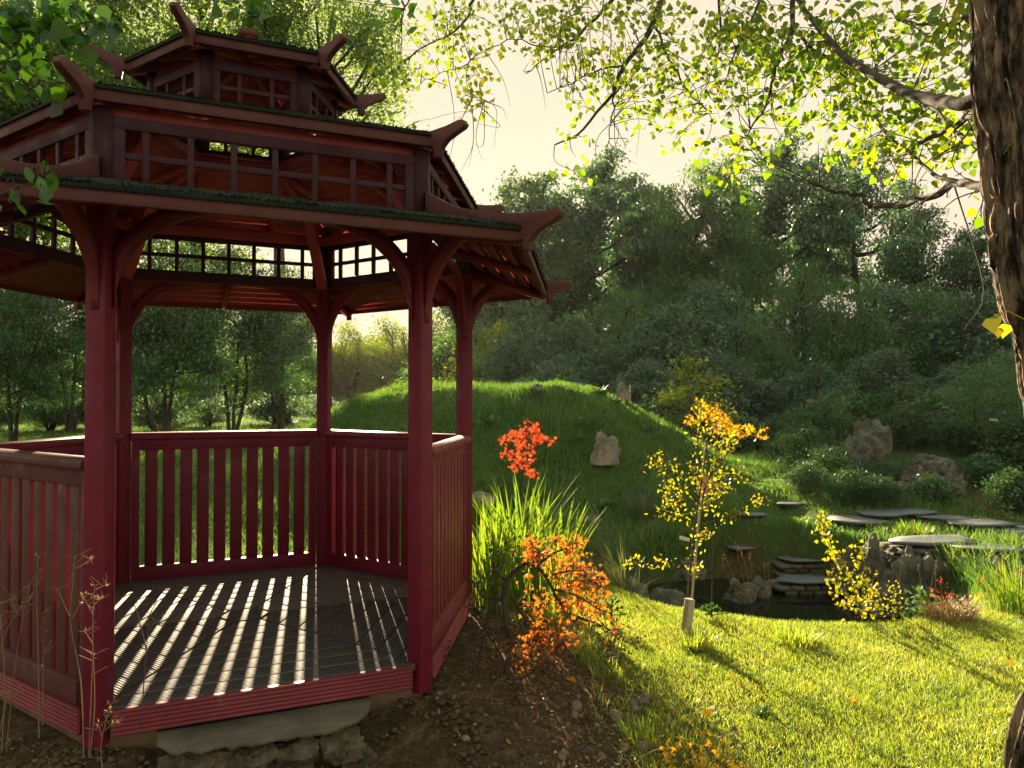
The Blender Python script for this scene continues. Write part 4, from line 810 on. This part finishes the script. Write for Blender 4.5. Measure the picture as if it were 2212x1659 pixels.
# ---------- reeds and tussocks
def pos(px, D): p = at(px, D); return p.x, p.y
for px, D, r, n_, h, l in [(1050, 5.25, .13, 100, .82, 'left part of the tall sunlit iris leaves, touching the gazebo corner'), (1115, 5.5, .16, 130, 1.05, 'tallest clump of sunlit iris leaves right of the gazebo'), (1195, 5.55, .15, 75, .92, 'right clump of arching sunlit iris leaves behind the orange maple')]:
    tuft('iris_clump', *pos(px, D), r, n_, h, M['reed'], l, 'plant', .45, .019, 'iris clumps beside the gazebo', .5, True, 6)
for px, D, r, n_, h, wd_, m_, l in [(1370, 6.75, .16, 900, .78, .005, 'tuss', 'big fountain shaped grass tussock at the left end of the pond'), (1330, 7.6, .14, 420, .75, .005, 'tuss', 'tussock with dry stalks behind the big fountain tussock'),
   (2195, 5.9, .22, 420, .42, .006, 'reed', 'tall grass clump at the right edge below the red flowers'), (2040, 5.7, .20, 600, .20, .006, 'dry', 'dried brown grass clump at the right end of the lawn'),
   (1545, 7.2, .10, 160, .30, .006, 'tuss', 'small tussock by the water behind the golden tree'), (1650, 5.7, .05, 30, .10, .007, 'reed', 'short reed tuft at the lawn edge left'), (1790, 5.65, .06, 30, .10, .007, 'reed', 'short reed tuft at the lawn edge middle'),
   (1010, 9.2, .16, 220, .38, .012, 'mgrass', 'grass tuft on the mound beside the gazebo corner post'), (1180, 8.7, .2, 260, .32, .012, 'mgrass', 'grass tuft on the mound below the red maple'), (1385, 9.0, .14, 200, .45, .008, 'tuss', 'upright pale grass tuft in front of the cream upright stone'),
   (1560, 8.9, .16, 240, .35, .012, 'mgrass', 'grass tuft at the foot of the mound by the path'), (1640, 8.0, .15, 200, .22, .009, 'mgrass', 'grass tuft between the stone steps'), (1975, 8.0, .15, 240, .16, .009, 'reed', 'bright grass tuft on the flagstone path'), (800, 2.95, .06, 130, .20, .004, 'mgrass', 'dark green grass tuft at the right end of the rubble wall'),
   (1500, 5.0, .10, 200, .16, .006, 'lawn', 'longer grass tuft at the foot of the golden tree'), (1720, 5.1, .14, 260, .15, .006, 'lawn', 'longer grass tuft in the lawn middle'), (1380, 3.6, .09, 160, .11, .004, 'lawn', 'bright grass tuft in the soil near the bottom edge')]:
    tuft('grass_tuft', *pos(px, D), r, n_, h, M[m_], l, 'grass tuft', .95 if m_ == 'tuss' else .6, wd_, 'grass tufts', .25, True, 5)
# reddish and dry stalks by the pond
def stalks(name, label, base, lines, D, mat_, r_=.003, heads=False, group=None):
    e = empty(name, tuple(base), label, 'stalks', group); B = np.array(base); a = Acc(); hd = Acc()
    for q in lines:
        P = curve_pts([np.array(at(p[0], D, p[1])) for p in q], 14); tube(a, P-B, np.linspace(r_, r_*.4, len(P)), 5)
        if heads:
            for t in range(heads):
                j = len(P) - 1 - rng.integers(0, len(P)//2); d = np.array([rng.normal(), rng.normal()*.4, .6]); d /= np.linalg.norm(d); tube(a, [P[j]-B, P[j]-B + d*rng.uniform(.02, .06)], r_*.35, 4)
        leaves(hd, np.repeat(P[-3:], 3, 0) - B + rng.normal(size=(9, 3))*.004, .016, rng, 'slim', 0, -.8)
    a.v += hd.v
    for k_, arrs in hd.f.items(): a.f.setdefault(k_, []).extend([q + a.n for q in arrs])
    a.build('stems', M[mat_], e); return e
M['rust'] = leafmat('rusty_stalk', [(.20, .07, .03), (.32, .15, .06)], .3)
stalks('dry_stalks', 'rusty grass stalks with seed heads by the pond behind the pine sapling', at(1600, 6.3), [[CV2(*p) for p in q] for q in [[(190,1420),(150,1260),(110,1080)],[(200,1420),(180,1250),(140,1130)],[(210,1420),(210,1260),(200,1140)],[(240,1420),(230,1280),(200,1180)],[(180,1420),(110,1300),(40,1160)],[(150,1420),(80,1330),(30,1190)],[(300,1420),(295,1300),(290,1220)],[(310,1420),(315,1300),(312,1210)]]], 6.3, 'rust', .003)
stalks('dry_stalks', 'thin pale stalks rising in front of the pond left of the red flowers', at(1975, 5.9), [[CV2(*p) for p in q] for q in [[(1010,1500),(1000,1350),(985,1260)],[(1140,1560),(1130,1350),(1143,1150)],[(1200,1560),(1150,1400),(1070,1190)],[(1340,1560),(1350,1350),(1355,1245)],[(1300,1560),(1330,1330),(1365,1180)],[(1385,1560),(1390,1400),(1385,1300)],[(1260,1500),(1260,1350),(1245,1220)],[(940,1400),(970,1300),(990,1250)]]], 5.9, 'dry', .0026)
stalks('dry_stalks', 'dry forked weed stalks in front of the left railing', at(110, 2.75), [[CV5(*p) for p in q] for q in [[(195,1510),(190,1200),(180,900),(180,680)],[(210,1450),(212,1200),(205,940)],[(25,1570),(35,1250),(10,950),(-10,880)],[(45,1570),(80,1200),(125,900),(150,800)],[(10,1500),(40,1360),(55,1300)],[(0,1140),(60,980),(160,860)],[(0,900),(70,870)],[(60,880),(90,940)]]], 2.75, 'dry', .0024, 5, 'foreground stalks')
stalks('dry_stalks', 'pair of tall dry forked weed stalks in front of the front left post', at(195, 2.72), [[CV5(*p) for p in q] for q in [[(402,1600),(385,1250),(335,980),(345,800),(352,680)],[(330,950),(270,820)],[(345,960),(390,880)],[(430,1600),(450,1350),(438,1050),(445,810)],[(425,1590),(435,1250),(440,1130)],[(440,1080),(400,1020)],[(440,950),(390,855)],[(445,900),(475,870)],[(450,830),(505,805)],[(355,735),(430,695)]]], 2.72, 'dry', .0024, 4, 'foreground stalks')
stalks('dry_stalks', 'single dark weed stalk with dried flower heads in front of the deck', at(310, 2.8), [[CV5(*p) for p in q] for q in [[(662,1470),(680,1200),(690,1050),(698,930)],[(685,1100),(640,930),(625,905)],[(690,1010),(730,980),(755,950)],[(695,960),(725,895)]]], 2.8, 'wood', .0024, 3, 'foreground stalks')
stalks('dry_stalks', 'short dry forked stalk at the left end of the front skirting', at(228, 2.7), [[CV5(*p) for p in q] for q in [[(492,1680),(480,1560),(500,1440),(516,1360)],[(490,1480),(545,1440)],[(485,1510),(470,1450)]]], 2.7, 'dry', .002, 4, 'foreground stalks')
stalks('dry_stalks', 'dry weed stalks and thistle tops on the mound crest seen between the posts', at(800, 12.3), [[(770,910),(775,870)],[(790,905),(800,862)],[(810,900),(812,858)],[(830,890),(826,855)],[(850,890),(842,860)]], 12.3, 'dry', .006, 3, 'mound stalks')
# broad leaved weeds
for i, (px, D, s_, l) in enumerate([(1290,12.0,.20,'bright sunlit broad leaved weeds on the crest right of the mound top'),(1240,10.6,.16,'dark broad leaved weed above the red maple'),(1265,10.9,.18,'broad leaved weed left above the cream upright stone'),(1050,11.0,.14,'broad leaved weed on the mound beside the right back post'),(1330,11.6,.14,'broad leaved weed below the pointed crest stone'),(1400,10.9,.10,'small weed on the right flank of the mound'),(1305,9.4,.12,'weed below the cream upright stone'),(1505,10.6,.12,'weed low on the right shoulder of the mound'),(1885,7.1,.14,'broad leaved plant growing from the rocks above the water'),(2000,7.2,.12,'fern like plant beside the raised flagstone'),(1500,4.9,.06,'low weed at the foot of the pale stake'),(1360,3.9,.05,'small weed in the soil border'),(1640,4.0,.05,'little weed in the soil at the lawn edge'),(1105,12.6,.14,'weed near the top of the mound')]):
    p = at(px, D); a = Acc(); n_ = 16; an = rng.uniform(0, 2*np.pi, n_); dd = np.stack([np.cos(an), np.sin(an), rng.uniform(.2, 1.2, n_)], 1)
    leaves(a, np.stack([.02*np.cos(an), .02*np.sin(an), .01+0*an], 1)*s_*8, s_*rng.uniform(.6, 1.2, n_), rng, 'oval', .4, 0, dirs=dd); o = a.build('weed', M['herb']); o.location = p; tag(o, l, 'weed', 'broad leaved weeds')
# ---------- rocks
def rock(px, D, wd_, dp, h, label, mat_='rock', seed=0, name='rock', cat='rock', group='garden rocks', py=None, sharp=1., sink=.25, rot=0, z=None, sub=4):
    import bmesh
    bm = bmesh.new(); bmesh.ops.create_icosphere(bm, subdivisions=sub, radius=1.0); o3 = Vector((seed*7.3, seed*3.1, seed*1.7))
    for v in bm.verts:
        c = v.co.copy(); f = 1 + .38*sharp*mnoise.noise(c*1.3+o3) + .26*sharp*abs(mnoise.noise(c*2.9+o3)) - .20*abs(mnoise.noise(c*6+o3)) + .07*mnoise.noise(c*14+o3)
        q = c*f; q = Vector((round(q.x*5)/5*.25+q.x*.75, round(q.y*5)/5*.25+q.y*.75, round(q.z*5)/5*.25+q.z*.75)); v.co = Vector((q.x*wd_/2, q.y*dp/2, q.z*h/(2-2*sink) if q.z > -.3 else -.3*h/(2-2*sink)))
    me = bpy.data.meshes.new(name); bm.to_mesh(me); bm.free(); me.materials.append(M[mat_])
    o = bpy.data.objects.new(name, me); COL.objects.link(o); p = at(px, D, py, z); o.location = (p.x, p.y, p.z + h*.15); o.rotation_euler = (0, 0, rot - YAW); return tag(o, label, cat, group)
rock(1308,10.2,.33,.24,.50,'cream upright pointed stone standing on the mound face','rock',31,sharp=1.2)
rock(1040,9.6,.36,.3,.17,'flat grey stone lying on the mound beside the gazebo corner','rock',2)
rock(1345,12.1,.20,.18,.30,'small pointed stone on the mound crest','rock',3,sharp=1.3)
rock(1003,13.6,.42,.3,.28,'stone on the mound top just behind the back right post','rock',4)
rock(1350,7.75,.42,.3,.32,'grey boulder behind the fountain grass tussock','rock',5)
rock(1515,8.3,.42,.35,.28,'rounded boulder behind the golden tree trunk','rock',6)
rock(1846,12.2,.46,.5,.58,'left half of the big split boulder on the right bank','darkrock',7,rot=.3)
rock(1878,12.4,.60,.55,.78,'right taller half of the big split boulder on the right bank','darkrock',8,rot=-.2)
rock(2018,10.4,.80,.6,.52,'large dark rough boulder above the flagstone path','darkrock',9,sharp=1.2,sub=5)
rock(2008,11.5,.60,.4,.22,'flat topped stone behind the large dark boulder','darkrock',10)
rock(2205,9.6,.42,.4,.34,'grey stone at the right edge above the path','rock',11)
rock(1272,8.9,.28,.25,.14,'dark clod on the mound face below the cream stone','darkrock',12)
rock(1162,11.6,.20,.2,.12,'dark clod near the mound top','darkrock',13)
for i, (px, D, z, a_, b_, c_, l) in enumerate([(1842,7.65,-.62,.26,.3,.42,'leftmost mossy rock of the pond bank'),(1878,7.5,-.62,.34,.3,.60,'tall pitted mossy rock left of the raised flagstone'),(1925,7.55,-.62,.30,.3,.48,'mossy rock right beside the tall pitted rock'),(1905,7.15,-.72,.4,.3,.28,'low dark rock at the water line under the mossy rocks'),(1960,7.2,-.70,.46,.35,.60,'rock supporting the left end of the raised flagstone'),(2012,7.2,-.72,.46,.3,.58,'pale brown rock low at the water line'),(2060,7.25,-.72,.34,.3,.56,'shadowed rock under the joint of the raised flagstones'),(2112,7.0,-.66,.50,.3,.56,'rock supporting the right raised flagstone'),(2140,6.8,-.6,.34,.3,.44,'tall grey rock near the red flowers'),(2195,6.9,-.6,.36,.3,.44,'grey rock at the right edge above the grass clump'),(2085,6.75,-.72,.46,.3,.26,'flat rock at the water below the right flagstone'),(1598,7.6,-.75,.28,.3,.28,'small pale rock at the water left of the lowest step'),(1640,7.75,-.74,.22,.25,.22,'small rock touching the lowest step'),(1490,8.0,-.6,.3,.2,.2,'low rock at the far pond edge behind the golden tree'),(1440,7.5,-.8,.34,.3,.22,'dark wet rock at the left end of the pond')]):
    rock(px, D, a_, b_, c_, l, 'darkrock', 20+i, z=z, sharp=1.25)
# flagstones
def flag(px, D, z, wd_, dp, label, rot=0., th=.022, mat_='slate', group='flagstones of the pond path', name='flagstone', base=True):
    n_ = 9; pts = []; 
    for i in range(n_):
        t = 2*np.pi*(i+rng.uniform(-.3, .3))/n_; c, s_ = math.cos(t), math.sin(t); q = (abs(c)**5 + abs(s_)**5)**(-1/5)*rng.uniform(.84, 1.06); x, y = q*c*wd_/2, q*s_*dp/2; pts.append((x, y))
    pts = np.array(pts); a = Acc(); v = [(x*.95, y*.93, -th) for x, y in pts] + [(x*1.0, y*1.0, -th*.35) for x, y in pts] + [(x, y, 0) for x, y in pts] + [(x*.6, y*.6, .0005) for x, y in pts]; F = [list(range(n_))[::-1]]
    a.add(v, {0: F, 1: [[k_*n_+i, k_*n_+(i+1) % n_, (k_+1)*n_+(i+1) % n_, (k_+1)*n_+i] for k_ in range(3) for i in range(n_)], 2: [list(range(3*n_, 4*n_))]})
    o = a.build(name, M[mat_]); p = at(px, D); o.location = (p.x, p.y, p.z + .03 if z is None else z); o.rotation_euler = (R(rng.normal()*1), R(rng.normal()*1.2), rot - YAW); tag(o, label, 'flagstone', group)
    if base and z is not None:
        b = Acc(); ns = max(3, int(wd_/.14))
        for r_ in range(3):
            for i in range(ns):
                x = (-.42 + .84*(i+.5*(r_ % 2))/ns)*wd_; zz = -th - .045*(r_+1); sx = wd_/ns*.44
                for dy in (-.30, .05, .35):
                    g = rng.uniform(.8, 1.1, 3); yy = dp*dy; Vb = np.array([(sx_*sx*g[0], sy_*dp*.2*g[1], sz_*.022*g[2]) for sx_, sy_, sz_ in [(-.8,-1,-1),(.9,-.9,-1),(.8,1,-1),(-.9,.9,-1),(-.9,-.8,1),(.8,-1,1),(.9,.9,1),(-.8,1,1)]]); b.add(Vb*[1,1,1.0] + [x, yy, zz], BOXF)
        ob = b.build('stone_support', M['darkrock'], o)
flag(1742,7.95,-.60,.70,.36,'lowest slate step just above the pond water')
flag(1732,8.4,-.48,.62,.36,'second slate step above the pond water',.06)
flag(1728,9.0,-.375,.52,.34,'third slate step above the pond', .02)
flag(1705,9.5,None,.36,.26,'small slate at the top of the pond steps',base=False)
flag(1625,8.9,None,.30,.24,'small slate left of the pond steps',base=False)
flag(1598,8.55,None,.28,.26,'slate beside the pond left of the steps, right one of the pair',base=False)
flag(1490,8.25,None,.34,.30,'slate beside the pond behind the golden tree trunk',base=False)
flag(1432,8.15,None,.38,.32,'slate between the tussock and the golden tree',base=False)
flag(1278,7.2,None,.20,.18,'small slate left of the fountain tussock',base=False)
flag(2012,7.55,-.13,.86,.40,'large raised slate bridging the rocks over the pond',.12,.030)
flag(2128,7.3,-.15,.70,.42,'right raised slate beside the large bridging one',.10,.030,base=False)
flag(1855,8.7,None,.66,.50,'leftmost slate of the upper path',base=False); flag(1905,8.9,None,.56,.46,'second slate of the upper path',base=False)
flag(1958,9.0,None,.64,.50,'slate of the upper path left of the bright grass tuft',base=False); flag(2040,8.7,None,.62,.48,'slate of the upper path right of the bright grass tuft',.2,base=False)
flag(2110,8.3,None,.74,.50,'slate of the upper path above the right raised slate',.2,base=False); flag(2190,8.1,None,.60,.44,'slate of the upper path at the right edge',.2,base=False)
# log steps on the path
for px, D, l in [(1665,17.0,'farthest log step of the grass path'),(1688,14.5,'second farthest log step of the grass path'),(1675,10.8,'nearest log step of the grass path')]:
    p = at(px, D); a = Acc(); tube(a, [(-.28, 0, .03), (0, .01, .035), (.28, 0, .03)], [.035, .037, .033], 8); o = a.build('log_step', M['stake']); o.location = p; o.rotation_euler = (0, 0, -YAW); tag(o, l, 'step', 'log steps of the path')
# pruned twig heap on the path
p = at(1688, 12.4); a = Acc()
for i in range(90):
    c = np.array([rng.normal()*.14, rng.normal()*.10, abs(rng.normal())*.035]); an = rng.uniform(0, np.pi); d = np.array([math.cos(an), math.sin(an)*.6, rng.normal()*.12])*rng.uniform(.08, .22); tube(a, curve_pts([c-d, c+[0, 0, .03], c+d], 6), .004, 4)
o = a.build('twig_heap', M['dry']); o.location = p; tag(o, 'small heap of dry reddish twigs on the grass path', 'twigs')
# ---------- stakes, labels
def post(name, label, cat, p0, p1, w_, mat_, ht=None):
    a = Acc(); B = np.array(p0); beam(a, B-B, np.array(p1)-B, w_, ht or w_, (0, 1, 0)); o = a.build(name, M[mat_], bevel=.003); o.location = p0; return tag(o, label, cat)
post('stake', 'pale timber stake at the foot of the golden young tree', 'stake', at(1477, 5.15), at(1489, 5.15, 1292), .05, 'stake')
post('cane', 'thin bamboo cane leaning behind the golden young tree', 'cane', at(1490, 5.75), at(1524, 5.75, 956), .014, 'stake')
post('cane', 'short cane beside the pointed crest stone', 'cane', at(1361, 12.2), at(1361, 12.2, 832), .02, 'stake')
M['pinkcard'] = simple('pink_card', [(.3, (.50, .20, .14)), (.7, (.62, .30, .22))], 8, .7)
M['white'] = simple('white_label', [(.3, (.6, .58, .5)), (.7, (.75, .72, .65))], 8, .6)
a = Acc(); box(a, -.058, .058, -.003, .003, -.13, 0); box(a, -.02, .02, -.002, .002, 0, .01); o = a.build('plant_label', M['pinkcard'], bevel=.002); o.location = at(1524, 5.7, 1032); o.rotation_euler = (R(4), R(3), -YAW+.15); tag(o, 'pink hanging plant label on the cane behind the golden tree', 'plant label')
a = Acc(); box(a, -.035, .035, -.002, .002, -.012, .012); o = a.build('plant_label', M['white'], bevel=.001); o.location = at(1478, 5.25, 1163); o.rotation_euler = (0, R(15), -YAW); tag(o, 'small cream tag tied low on the golden young tree', 'plant label')
a = Acc(); box(a, -.06, .06, -.003, .003, -.015, .015); o = a.build('plant_label', M['white'], bevel=.001); o.location = at(2146, 11.1, 907); o.rotation_euler = (0, R(8), -YAW); tag(o, 'white tag on the light green maple beside the poplar trunk', 'plant label')
# ---------- stone step in front of the gazebo
n_ = 40; xs = np.linspace(-.46, .42, n_); fr_ = -1.468 - .012*np.sin(xs*9+.5) + rng.normal(size=n_)*.005 + .20*np.abs((xs+.02)/.46)**7 + .05*np.clip((xs-.1)/.32, 0, 1)**2; a = Acc()
top_ = [(x, y, -.112) for x, y in zip(xs, fr_)] + [(x, -1.12, -.112) for x in xs[::-1]]; bot = [(x*.95, y+.045, -.146) for x, y in zip(xs, fr_)] + [(x, -1.12, -.150) for x in xs[::-1]]; mid_ = [(x, y-.008, -.128 + rng.normal()*.003) for x, y in zip(xs, fr_)] + [(x, -1.12, -.13) for x in xs[::-1]]
N2 = 2*n_; a.add(bot + mid_ + top_, {0: [list(range(N2))[::-1]], 1: [list(range(2*N2, 3*N2))], 2: [[k_*N2+i, k_*N2+(i+1) % N2, (k_+1)*N2+(i+1) % N2, (k_+1)*N2+i] for k_ in range(2) for i in range(N2)]})
tag(a.build('stone_slab', M['slab']), 'large flat stone doorstep slab in front of the gazebo entrance', 'doorstep')
wl = empty('rubble_wall', (0, -1.36, -.36), 'low wall of rough stones carrying the doorstep slab', 'wall'); i = 0
for zz, row in ((-.245, [(-.33,.20),(-.13,.19),(.06,.18),(.24,.17)]), (-.375, [(-.36,.16),(-.20,.20),(0,.22),(.18,.18),(.34,.16)])):
    for x, w_ in row:
        i += 1; o = rock(0, 5, w_*1.10, .20, .16, None, 'rubble', 60+i, name='stone', cat=None, group=None, sharp=1.5, z=0); o.parent = wl; o.location = (x, -.02 + rng.normal()*.008, zz + .36); o.rotation_euler = (0, 0, rng.normal()*.1)
# ---------- pebbles and clods
def pebbles(name, label, n_, box_, s0, s1, mat_, mask=True):
    a = Acc(); D = rng.uniform(box_[0], box_[1], n_); L = rng.uniform(box_[2], box_[3], n_); x, y = DL(D, L)
    k_ = (soil_mask(x, y) > .45) & (np.hypot(x, y) > 1.33) if mask else np.ones(n_, bool); x, y = x[k_], y[k_]; z = ground_h(x, y)
    base = np.array([(-1,-1,-.6),(1,-.9,-.6),(.9,1,-.6),(-1,.9,-.6),(-.7,-.7,.7),(.6,-.8,.6),(.8,.6,.7),(-.6,.8,.5)])*.5
    for xx, yy, zz in zip(x, y, z):
        s_ = s0 + (s1-s0)*rng.random()**3; an = rng.uniform(0, 6.3); c, sn_ = math.cos(an), math.sin(an); V = base*rng.uniform(.7, 1.3, (8, 3))*[s_, s_*rng.uniform(.6, 1), s_*.7]; V = np.stack([V[:, 0]*c - V[:, 1]*sn_, V[:, 0]*sn_ + V[:, 1]*c, V[:, 2]], 1); a.add(V + [xx, yy, zz], BOXF)
    tag(a.build(name, M[mat_], bevel=0), label, 'pebbles', kind='stuff')
M['peb'] = simple('pebble', [(.3, (.10, .07, .045)), (.55, (.20, .155, .10)), (.75, (.34, .29, .21))], 9, .9, detail=3)
M['clod'] = simple('soil_clod', [(.3, (.045, .027, .015)), (.7, (.14, .09, .052))], 9, 1)
pebbles('pebbles', 'small pale pebbles scattered in the dark soil', 1500, (2.5, 5.3, -2.2, 1.0), .008, .035, 'peb')
pebbles('soil_crumbs', 'loose crumbs of dark soil', 15000, (2.4, 5.3, -2.3, 1.0), .008, .034, 'clod')
for i, (px, py, s_, l) in enumerate([(1213,1415,.045,'white pebble stone in the soil beside the gazebo corner'),(1245,1560,.06,'ochre stone lying in the middle of the soil'),(1328,1565,.07,'angular brown stone in the soil, near the lawn edge'),(1366,1540,.06,'pale angular stone near the lawn edge'),(1388,1517,.07,'flat pale stone nearest the lawn edge'),(1240,1575,.04,'small stone below the ochre stone'),(1113,1480,.07,'brownish stone left of the pair at the orange maple foot'),(1128,1477,.06,'right stone of the pair at the orange maple foot'),(1320,1445,.09,'upright brown stone under the thin twiggy shrub'),(1385,1610,.06,'reddish brown stone near the bottom edge'),(1345,1620,.05,'grey stone near the bottom edge'),(1300,1640,.04,'small pale stone at the bottom edge'),(128,1610,.06,'pale stone on the ground left of the front left post'),(1060,1455,.05,'pale stone left of the orange maple foot'),(1215,1650,.05,'cream stone at the bottom edge of the soil')]):
    D = 1.60*FPX/(py-HZ) - .05; rock(px, D, s_, s_*.8, s_*.8, l, 'peb', 80+i, name='stone', cat='stone', group='loose stones in the soil', sub=2)
M['litter'] = leafmat('leaf_litter', [(.08, .05, .02), (.20, .11, .04), (.32, .19, .06)], .3, (1.2, 1, .5), 6)
D = rng.uniform(3.1, 5.2, 2600); L = rng.normal(.55, .38, 2600) ; x, y = DL(D, L); k_ = np.hypot(x, y) > 1.5; x, y = x[k_], y[k_]; a = Acc()
leaves(a, np.stack([x, y, ground_h(x, y) + rng.uniform(.003, .02, len(x))], 1), rng.uniform(.010, .035, len(x)), rng, 'oval', 1.0, fold=.3)
tag(a.build('leaf_litter', M['litter']), 'brown leaf litter along the edge between soil and lawn', 'leaf litter', kind='stuff')
# thin twiggy shrub in the soil border, fallen leaves, dead twig
woody('twiggy_shrub', 'thin twiggy shrub in the soil border right of the orange maple', 'shrub', at(1320, 4.35), [[(1322,1450),(1315,1380),(1300,1310)],[(1322,1450),(1340,1370),(1370,1310)],[(1322,1450),(1285,1380)],[(1322,1450),(1352,1400),(1385,1370)],[(1322,1450),(1330,1350),(1335,1300)]], 4.35, [], 'dull', .022, .004, 6, .03, along_n=34)
fl_ = []
for i in range(14):
    D = rng.uniform(3.2, 5.6); L = rng.uniform(.2, 3.3); x, y = DL(D, L); a = Acc(); leaves(a, [(0, 0, 0)], .05, rng, 'heart', 1.2); o = a.build('fallen_leaf', M['amber' if i % 2 else 'gold']); o.location = (x, y, float(ground_h(x, y)) + .035); tag(o, 'yellow or orange fallen leaf lying on the lawn', 'leaf', 'fallen leaves on the lawn')
p = at(1450, 3.75); a = Acc(); tube(a, curve_pts([(-.09, 0, .01), (0, .01, .02), (.09, .0, .012)], 6), .005, 5); o = a.build('twig', M['stake']); o.location = at(1480, 3.55) + Vector((-.15, 0, .015)); tag(o, 'short pale dead twig on the soil near the bottom edge', 'twig')
tag(None or o)

# ---------- haze in the low sun
a = Acc(); box(a, -160, 200, -30, 260, -3, 60); hz = a.build('haze', M['white']); hz['kind'] = 'stuff'; hz['label'] = 'thin warm haze in the backlit air'
m = bpy.data.materials.new('haze'); m.use_nodes = True; n = m.node_tree; n.nodes.clear(); vo = n.nodes.new('ShaderNodeVolumePrincipled'); o_ = n.nodes.new('ShaderNodeOutputMaterial')
vo.inputs['Density'].default_value = .0002; vo.inputs['Anisotropy'].default_value = .4; vo.inputs['Color'].default_value = (.95, .93, .85, 1); n.links.new(vo.outputs[0], o_.inputs['Volume'])
hz.data.materials.clear(); hz.data.materials.append(m)
